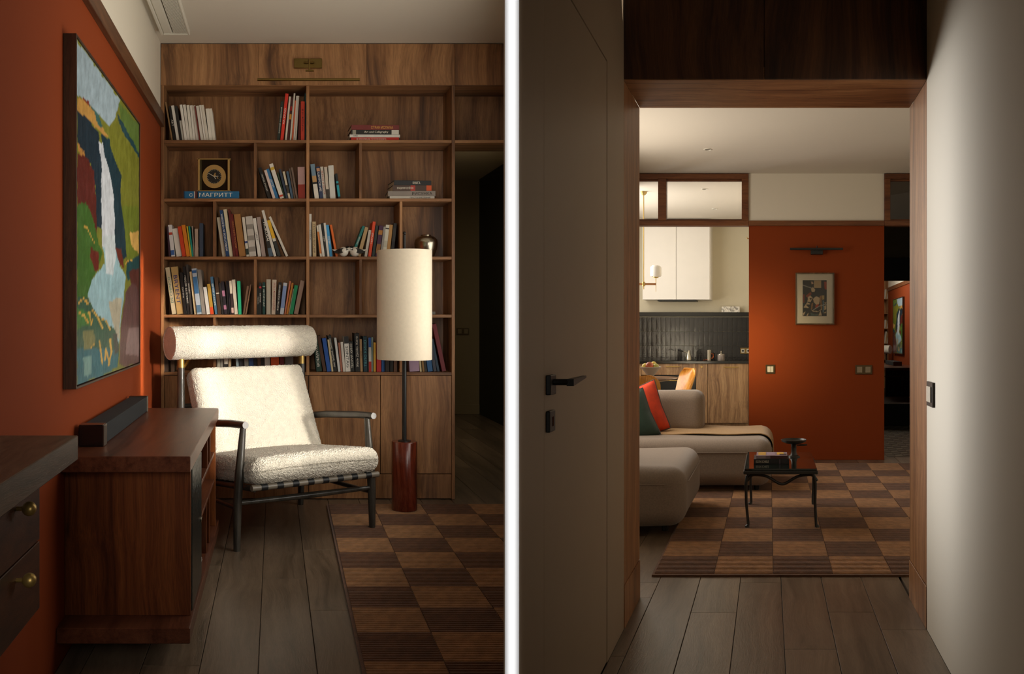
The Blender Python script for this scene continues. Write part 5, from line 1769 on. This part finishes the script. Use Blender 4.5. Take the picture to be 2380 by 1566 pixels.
sock = switch('wall_socket', R, 'brass double socket on the dark tiled backsplash', (R.u(1733, KW), KW - .017, R.w(815, KW)), (1, 0, 0), 2, True, plain('brass_socket', '#8a7040', .4, .6), KEY, .07, .078, socket=True)
WT = worktop + .0005
zv = 11.15
zu = R.u(1601, zv)
cz = thing('coffee_pot', R, (zu, zv, WT), 'shiny steel coffee pot with long black handle on the worktop', 'coffee pot')
obj('pot_body', G().lathe(zu, zv, [(.030, WT), (.038, WT + .006), (.038, WT + .03), (.030, WT + .065), (.019, WT + .105), (.021, WT + .13), (.018, WT + .13), (.016, WT + .105)], 28), STEEL, R, cz)
obj('long_handle', G().tube([(zu - .02, zv, WT + .10), (zu - .06, zv, WT + .112), (zu - .075, zv, WT + .117)], .005, 8), STEEL, R, cz)
obj('grip', G().tube([(zu - .07, zv, WT + .115), (zu - .14, zv, WT + .137)], [.007, .010], 8), BLACK, R, cz)
mu = R.u(1648, zv)
mug = thing('mug', R, (mu, zv, WT), 'polished steel mug with a copper handle on the worktop', 'mug')
obj('mug_body', G().lathe(mu, zv, [(.028, WT), (.030, WT + .002), (.030, WT + .135), (.027, WT + .135), (.027, WT + .01)], 28), STEEL, R, mug)
obj('mug_handle', G().tube([(mu + .028, zv, WT + .085), (mu + .052, zv, WT + .083), (mu + .055, zv, WT + .05), (mu + .050, zv, WT + .03), (mu + .028, zv, WT + .028)], .006, 8), COPPER, R, mug)
su = R.u(1637, zv)
obj('copper_spoon', G().lathe(su, zv - .02, [(.001, WT), (.016, WT + .004), (.018, WT + .014), (.015, WT + .014), (.001, WT + .006)], 18)
    .tube([(su + .015, zv - .02, WT + .012), (su + .055, zv - .03, WT + .010)], .003, 6), COPPER, R, label='small copper measuring spoon beside the steel mug', cat='spoon')
ju = R.u(1676, zv)
jar = thing('jar', R, (ju, zv, WT), 'grey stone jar with a pointed lid on the worktop', 'jar')
obj('jar_body', G().lathe(ju, zv, [(.044, WT), (.046, WT + .003), (.046, WT + .075), (.044, WT + .078), (.001, WT + .078)], 28), plain('grey_stone_jar', '#8d7f72', .5, var=.2, vscale=30), R, jar)
obj('jar_lid', G().lathe(ju, zv, [(.042, WT + .078), (.040, WT + .084), (.012, WT + .088), (.008, WT + .098), (.012, WT + .106), (.003, WT + .125)], 24), STEEL, R, jar)

# ---------------------------------------------------------------- dining table, chairs, fruit bowl, pendant
TV, TW = 8.95, .722
tu = -1.36
dt = thing('dining_table', R, (tu, TV, 0), 'round wooden dining table behind the sofa backrest', 'table')
obj('table_top', G().lathe(tu, TV, [(.001, TW - .014), (.415, TW - .014), (.425, TW - .006), (.425, TW), (.001, TW)], 56), wood('table_top_wood', '#5c3c24', '#7d5636', '#94693f', 'X', 18, 1, .3, coat=.2), R, dt)
obj('underside', G().lathe(tu, TV, [(.10, TW - .07), (.30, TW - .035), (.40, TW - .015)], 48), PLAST, R, dt)
obj('pedestal', G().lathe(tu, TV, [(.24, .0), (.24, .01), (.06, .03), (.035, .1), (.035, .55), (.10, TW - .06)], 32), BLACK, R, dt)


def shell_chair(name, lab, c, face, top, width, lean, curve):
    """plywood chair; face = angle of the forward direction in the room plan"""
    t = thing('dining_chair', R, (c[0], c[1], 0), lab, 'chair', 'plywood dining chairs')
    f = Vector((math.cos(face), math.sin(face), 0))
    s = Vector((-math.sin(face), math.cos(face), 0))
    o = Vector((c[0], c[1], 0))

    def back(a, b):
        x = (a - .5) * 2
        z = .42 + (top - .42) * b
        hw = width * (.80 + .20 * min(1, b * 1.6))
        corner = max(0, (b - .62) / .38)
        hw *= math.sqrt(max(.02, 1 - .62 * corner ** 3.2))
        p = o + s * (x * hw) - f * (.19 + lean * b - curve * x * x)
        return (p.x, p.y, z)

    def seat(a, b):
        x = (a - .5) * 2
        p = o + s * (x * width * (.95 - .1 * (1 - b))) + f * (-.17 + .37 * b)
        return (p.x, p.y, .445 - .02 * (1 - x * x) - (.03 * max(0, b - .8) / .2))
    obj('backrest', G().sheet(back, 24, 22, .012), PLY, R, t)
    obj('seat', G().sheet(seat, 14, 12, .012), PLY, R, t)
    for x in (-1, 1):
        for y, z in ((.15, .43), (-.15, .43)):
            p = o + s * (x * width * .7) + f * y
            q = o + s * (x * width * .85) + f * (y * 1.25)
            obj('leg', G().tube([(q.x, q.y, 0.0), (p.x, p.y, z)], [.010, .015], 10), PLY, R, t)
    return t


shell_chair('dining_chair', 'plywood chair with sunlit back on the far side of the table', (-1.10, 9.62), math.radians(208), .79, .21, .12, .075)
shell_chair('dining_chair', 'plywood chair cut off by the door post in front of the table', (-1.285, 8.42), math.radians(95), .775, .245, .05, .05)
bv_, bu_ = 8.72, R.u(1512.5, 8.72)
bw_ = thing('fruit_bowl', R, (bu_, bv_, TW), 'grey conical fruit bowl on the dining table', 'bowl')
obj('bowl', G().lathe(bu_, bv_, [(.034, TW + .0005), (.032, TW + .012), (.030, TW + .028), (.06, TW + .065), (.107, TW + .118), (.103, TW + .119), (.056, TW + .07), (.001, TW + .04)], 40), plain('grey_glaze', '#b5ad9f', .35), R, bw_)
YEL = plain('yellow_fruit', '#cdb24c', .4, var=.15, vscale=30)
REDF = plain('red_apple', '#c05a2c', .35, var=.3, vscale=18)
for lab, x, y, z, r, m in (('yellow pear at the left of the fruit bowl', -.055, 0, .122, .036, YEL), ('orange-red apple in the middle of the fruit bowl', -.010, -.02, .130, .042, REDF),
                           ('yellow-green pear at the right of the fruit bowl', .050, 0, .118, .037, plain('green_pear', '#a8a04a', .4, var=.15)),
                           ('pale yellow fruit at the back of the fruit bowl', .022, .045, .140, .034, YEL)):
    t = thing('fruit', R, (bu_ + x, bv_ + y, TW + z - r), lab, 'fruit', 'fruit in the bowl')
    obj('fruit_flesh', G().lathe(bu_ + x, bv_ + y, [(.002, TW + z - r * .9), (r * .7, TW + z - r * .75), (r, TW + z - r * .1), (r * .86, TW + z + r * .45), (r * .5, TW + z + r * .8), (r * .18, TW + z + r * .92), (.001, TW + z + r * .85)], 24), m, R, t)
    obj('stem', G().tube([(bu_ + x, bv_ + y, TW + z + r * .85), (bu_ + x + .003, bv_ + y, TW + z + r * 1.2)], .0018, 6), plain('stem_brown', '#4a3520', .7), R, t)
CV = 9.1
cu_ = R.u(1496, CV)
chn = thing('pendant_lamp', R, (cu_, CV, R.w(672, CV)), 'brass pendant with wooden arm and white glass shade over the dining table', 'pendant lamp')
obj('ceiling_cup', G().lathe(cu_, CV, [(.001, CEIL_R), (.036, CEIL_R - .001), (.034, CEIL_R - .018), (.018, CEIL_R - .036), (.004, CEIL_R - .042)], 24), BRASS, R, chn)
obj('rod', G().tube([(cu_, CV, CEIL_R - .03), (cu_, CV, R.w(672, CV))], .0052, 10), BRASS, R, chn)
wa = R.w(660, CV)
ax_ = R.u(1525, CV)
obj('arm', G().box(cu_ - .45, ax_, CV - .010, CV + .010, wa - .011, wa + .011, .002), TEAK_X, R, chn)
obj('hub', G().tube([(cu_, CV, wa - .022), (cu_, CV, wa + .022)], .016, 16), BRASS, R, chn)
for k, sx in enumerate((ax_ - .003, cu_ - (ax_ - cu_))):
    s_ = obj('candle_rod', G().tube([(sx, CV, wa - .08), (sx, CV, wa + .065)], [.002, .005], 8).lathe(sx, CV, [(.008, wa + .062), (.028, wa + .066), (.028, wa + .074), (.001, wa + .074)], 20), BRASS, R, chn)
    obj('glass_shade', G().lathe(sx, CV, [(.030, wa + .074), (.054, wa + .08), (.058, wa + .09), (.058, wa + .17), (.052, wa + .182), (.040, wa + .184), (.040, wa + .192), (.028, wa + .194), (.001, wa + .194)], 32), plain('opal_glass', '#e6dfd2', .2, var=.0), R, s_)

# ================================================================== ENTRY HALL and the built copy of the mirrored study (right edge of the opening)
EV = 11.5
slab('floor_entry', R, [(REDR - .2, WV + .12), (2.9, WV + .12), (3.6, EV + .3), (REDR - .2, EV + .3)], -.08, -.012, plain('grout', '#2a241d', .7))
fe = bpy.data.objects['floor_entry']
TM = [plain('mosaic_light', '#8d8676', .35, var=.1), plain('mosaic_grey', '#5f5a4f', .35, var=.12), plain('mosaic_dark', '#2f2b25', .35, var=.1)]
g = G()
g.add([(x, y, z) for z in (-.012, 0) for x, y in ((.006, .05), (.074, .006), (.074, .090), (.006, .134))][:4] + [], [(0, 1, 2, 3)])
tms = []
for m in TM:
    g = G()
    p = [(.004, .004), (.076, .044), (.076, .146), (.004, .106)]
    g.add([(x, y, 0) for x, y in p] + [(x, y, -.012) for x, y in p], [(0, 1, 2, 3), (0, 1, 5, 4), (1, 2, 6, 5), (2, 3, 7, 6), (3, 0, 4, 7)])
    me = mesh_of(g, R, (0, 0, 0), False, 'mosaic_tile')
    me.materials.append(m)
    tms.append(me)
for i in range(10):
    for j in range(20):
        u0 = 1.05 + .080 * i
        v0 = 8.25 + .15 * j + .04 * i
        if v0 > EV - .2 or u0 > R.u(2135, v0) or u0 < R.u(2045, v0):
            continue
        inst('mosaic_tile', tms[0] if (i + j) % 2 == 0 else tms[1 if (i * 3 + j) % 4 else 2], R, (u0, v0, 0), fe)
EW = lambda y: R.w(y, EV)
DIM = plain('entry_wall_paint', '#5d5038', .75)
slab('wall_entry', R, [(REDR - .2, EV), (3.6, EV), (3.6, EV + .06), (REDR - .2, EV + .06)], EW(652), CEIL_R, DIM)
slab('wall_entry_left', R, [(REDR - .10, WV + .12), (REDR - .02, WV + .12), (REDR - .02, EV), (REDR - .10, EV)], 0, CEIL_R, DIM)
slab('ceiling_entry', R, [(REDR - .2, WV + .12), (2.9, WV + .12), (3.6, EV + .06), (REDR - .2, EV + .06)], CEIL_R, CEIL_R + .05, CEILW)
obj('black_lintel', G().box(R.u(2040, EV), R.u(2150, EV), EV - .05, EV, EW(650), EW(600), .003), plain('matt_black', '#0c0a08', .6), R,  # black mirror frame, built here around an open passage
    label='matt black upper panel of the mirror frame at the right edge', cat='lintel')
obj('black_bench', G().box(R.u(2040, EV), R.u(2150, EV), EV - .25, EV, .002, EW(935), .004), plain('matt_black', '#0c0a08', .6), R,
    label='low matt black base of the mirror frame in the entry hall', cat='bench')
# added room in place of a mirror reflection: rust wall on the right with the same waterfall picture mirrored, shelves on the left
QW = 2.65
slab('wall_beyond_right', R, [(QW, 11.7), (QW + .08, 11.7), (QW + .08, 19.6), (QW, 19.6)], 0, R.w(650 + 22, 19.0) + .02, RUST)
slab('wall_beyond_right_upper', R, [(QW, 11.7), (QW + .08, 11.7), (QW + .08, 19.6), (QW, 19.6)], R.w(672, 19.0) + .02, 2.9, WHITE)
obj('trim_6', G().box(QW - .02, QW, 11.7, 19.4, R.w(672, 19.0) - .03, R.w(672, 19.0) + .05, .002), TRANSOM, R, kind='structure')
slab('floor_beyond', R, [(1.0, 11.8), (3.2, 11.8), (3.2, 19.8), (1.0, 19.8)], -.08, -.01, plain('dark_floor', '#2a231c', .5))
slab('ceiling_beyond', R, [(1.0, 11.56), (3.2, 11.56), (3.2, 19.8), (1.0, 19.8)], 2.9, 2.95, CEILW)
slab('wall_beyond_left', R, [(1.10, 11.56), (1.16, 11.56), (1.16, 19.8), (1.10, 19.8)], 0, 2.9, WHITE)
slab('wall_beyond_back', R, [(1.0, 19.75), (3.2, 19.75), (3.2, 19.82), (1.0, 19.82)], 0, 2.9, WAL_V)
fp = thing('painting', R, (QW, 17.7, .9), 'copy of the waterfall painting standing in for its mirror reflection at the right edge', 'painting')
sub = PAINT[::3, ::3]
a0, a1 = 17.06, 18.38
q0, q1 = R.w(822, 17.0), R.w(690, 17.0)
nv_, nw_ = sub.shape[:2]
vv2, ww2 = np.meshgrid(np.linspace(a0, a1, nv_), np.linspace(q0, q1, nw_), indexing='ij')
canvas_obj('canvas', R, fp, np.stack([np.full(vv2.shape, QW - .034), vv2, ww2], -1), sub, OIL)
obj('frame_box', G().box(QW - .032, QW, a0, a1, q0, q1), FRAMEW, R, fp)
for b in ((a0 - .012, a0, q0 - .012, q1 + .012), (a1, a1 + .012, q0 - .012, q1 + .012)):
    obj('frame_side', G().box(QW - .044, QW, *b), FRAMEW, R, fp)
for b in ((a0, a1, q0 - .012, q0), (a0, a1, q1, q1 + .012)):
    obj('frame_rail', G().box(QW - .044, QW, *b), FRAMEW, R, fp)
fb = thing('bookcase', R, (R.u(2058, 19.4), 19.5, 0), 'strip of dark bookshelves standing in for a mirror reflection', 'bookcase')
bx0, bx1 = R.u(2030, 19.4), R.u(2066, 19.4)
obj('side_panel', G().box(bx1 - .03, bx1, 19.38, 19.7, 0, 2.9), WAL_V, R, fb)
obj('back_panel', G().box(bx0, bx1, 19.69, 19.71, 0, 2.9), WAL_V, R, fb)
for y in (694, 728, 763, 798, 835):
    obj('shelf', G().box(bx0, bx1 - .03, 19.39, 19.69, R.w(y + 1.6, 19.4), R.w(y, 19.4)), WAL_H, R, fb)
k = 0
for y, hs in ((694, 22), (763, 20), (798, 28)):
    for i in range(3):
        k += 1
        x = R.u(2056 + i * 2.6, 19.4)
        t = obj('book', G(lambda p, x=x: (p[0] + (p[2] - R.w(y, 19.4)) * .12, p[1], p[2])).box(x, x + .020, 19.42, 19.6, R.w(y, 19.4) + .001, R.w(y - hs + 2 * i, 19.4), .001),
                paint(('#cfc6b4', '#b08a5c', '#d8d2c6')[i]), R)
        props(t, '%s upright book on the %s bookshelf of the mirrored study copy' % (('cream', 'tan', 'white')[i], {694: 'top', 763: 'middle', 798: 'lower'}[y]), 'book', 'books in the mirrored study copy')
fc_ = thing('armchair', R, (R.u(2066, 18.6), 18.6, 0), 'white armchair bolster standing in for its mirror reflection', 'armchair')
wq = R.w(812, 18.6)
obj('headrest_bolster', G().tube([(R.u(2030, 18.6), 18.75, wq), (R.u(2068, 18.6), 18.5, wq)], .09, 28), BOUCLE, R, fc_)
obj('post', G().tube([(R.u(2060, 18.6), 18.6, 0), (R.u(2060, 18.6), 18.6, wq)], .02, 10), BLACKW, R, fc_)
obj('post', G().tube([(R.u(2042, 18.6), 18.75, 0), (R.u(2042, 18.6), 18.75, wq)], .02, 10), BLACKW, R, fc_)
fcs = thing('media_console', R, (2.3, 16.6, .1), 'dark console with open niche standing in for its mirror reflection', 'console')
cz0 = R.w(851, 16.0)
obj('top_board', G().box(R.u(2044, 16.0), QW, 15.2, 18.3, cz0 - .05, cz0, .003), CON_Y, R, fcs)
obj('body', G().box(R.u(2046, 16.0), QW, 15.3, 15.34, .1, cz0 - .05), plain('console_dark', '#1c100a', .5), R, fcs)
obj('niche_frame', G().box(R.u(2050, 15.2), R.u(2098, 15.2), 15.27, 15.30, .45, .46).box(R.u(2097, 15.2), R.u(2099, 15.2), 15.27, 15.30, .1, .46), GUN, R, fcs)
fs_ = thing('soundbar', R, (2.3, 16.5, cz0), 'small black soundbar on the console of the mirrored study copy', 'soundbar')
obj('speaker_body', G().box(R.u(2074, 16.4), R.u(2094, 16.4), 16.3, 17.4, cz0 + .001, cz0 + .075, .004), plain('black_speaker_cloth', '#15181a', .85), R, fs_)
obj('end_cap', G().box(R.u(2074, 16.4), R.u(2094, 16.4), 16.27, 16.3, cz0 + .001, cz0 + .078, .004), GUN, R, fs_)
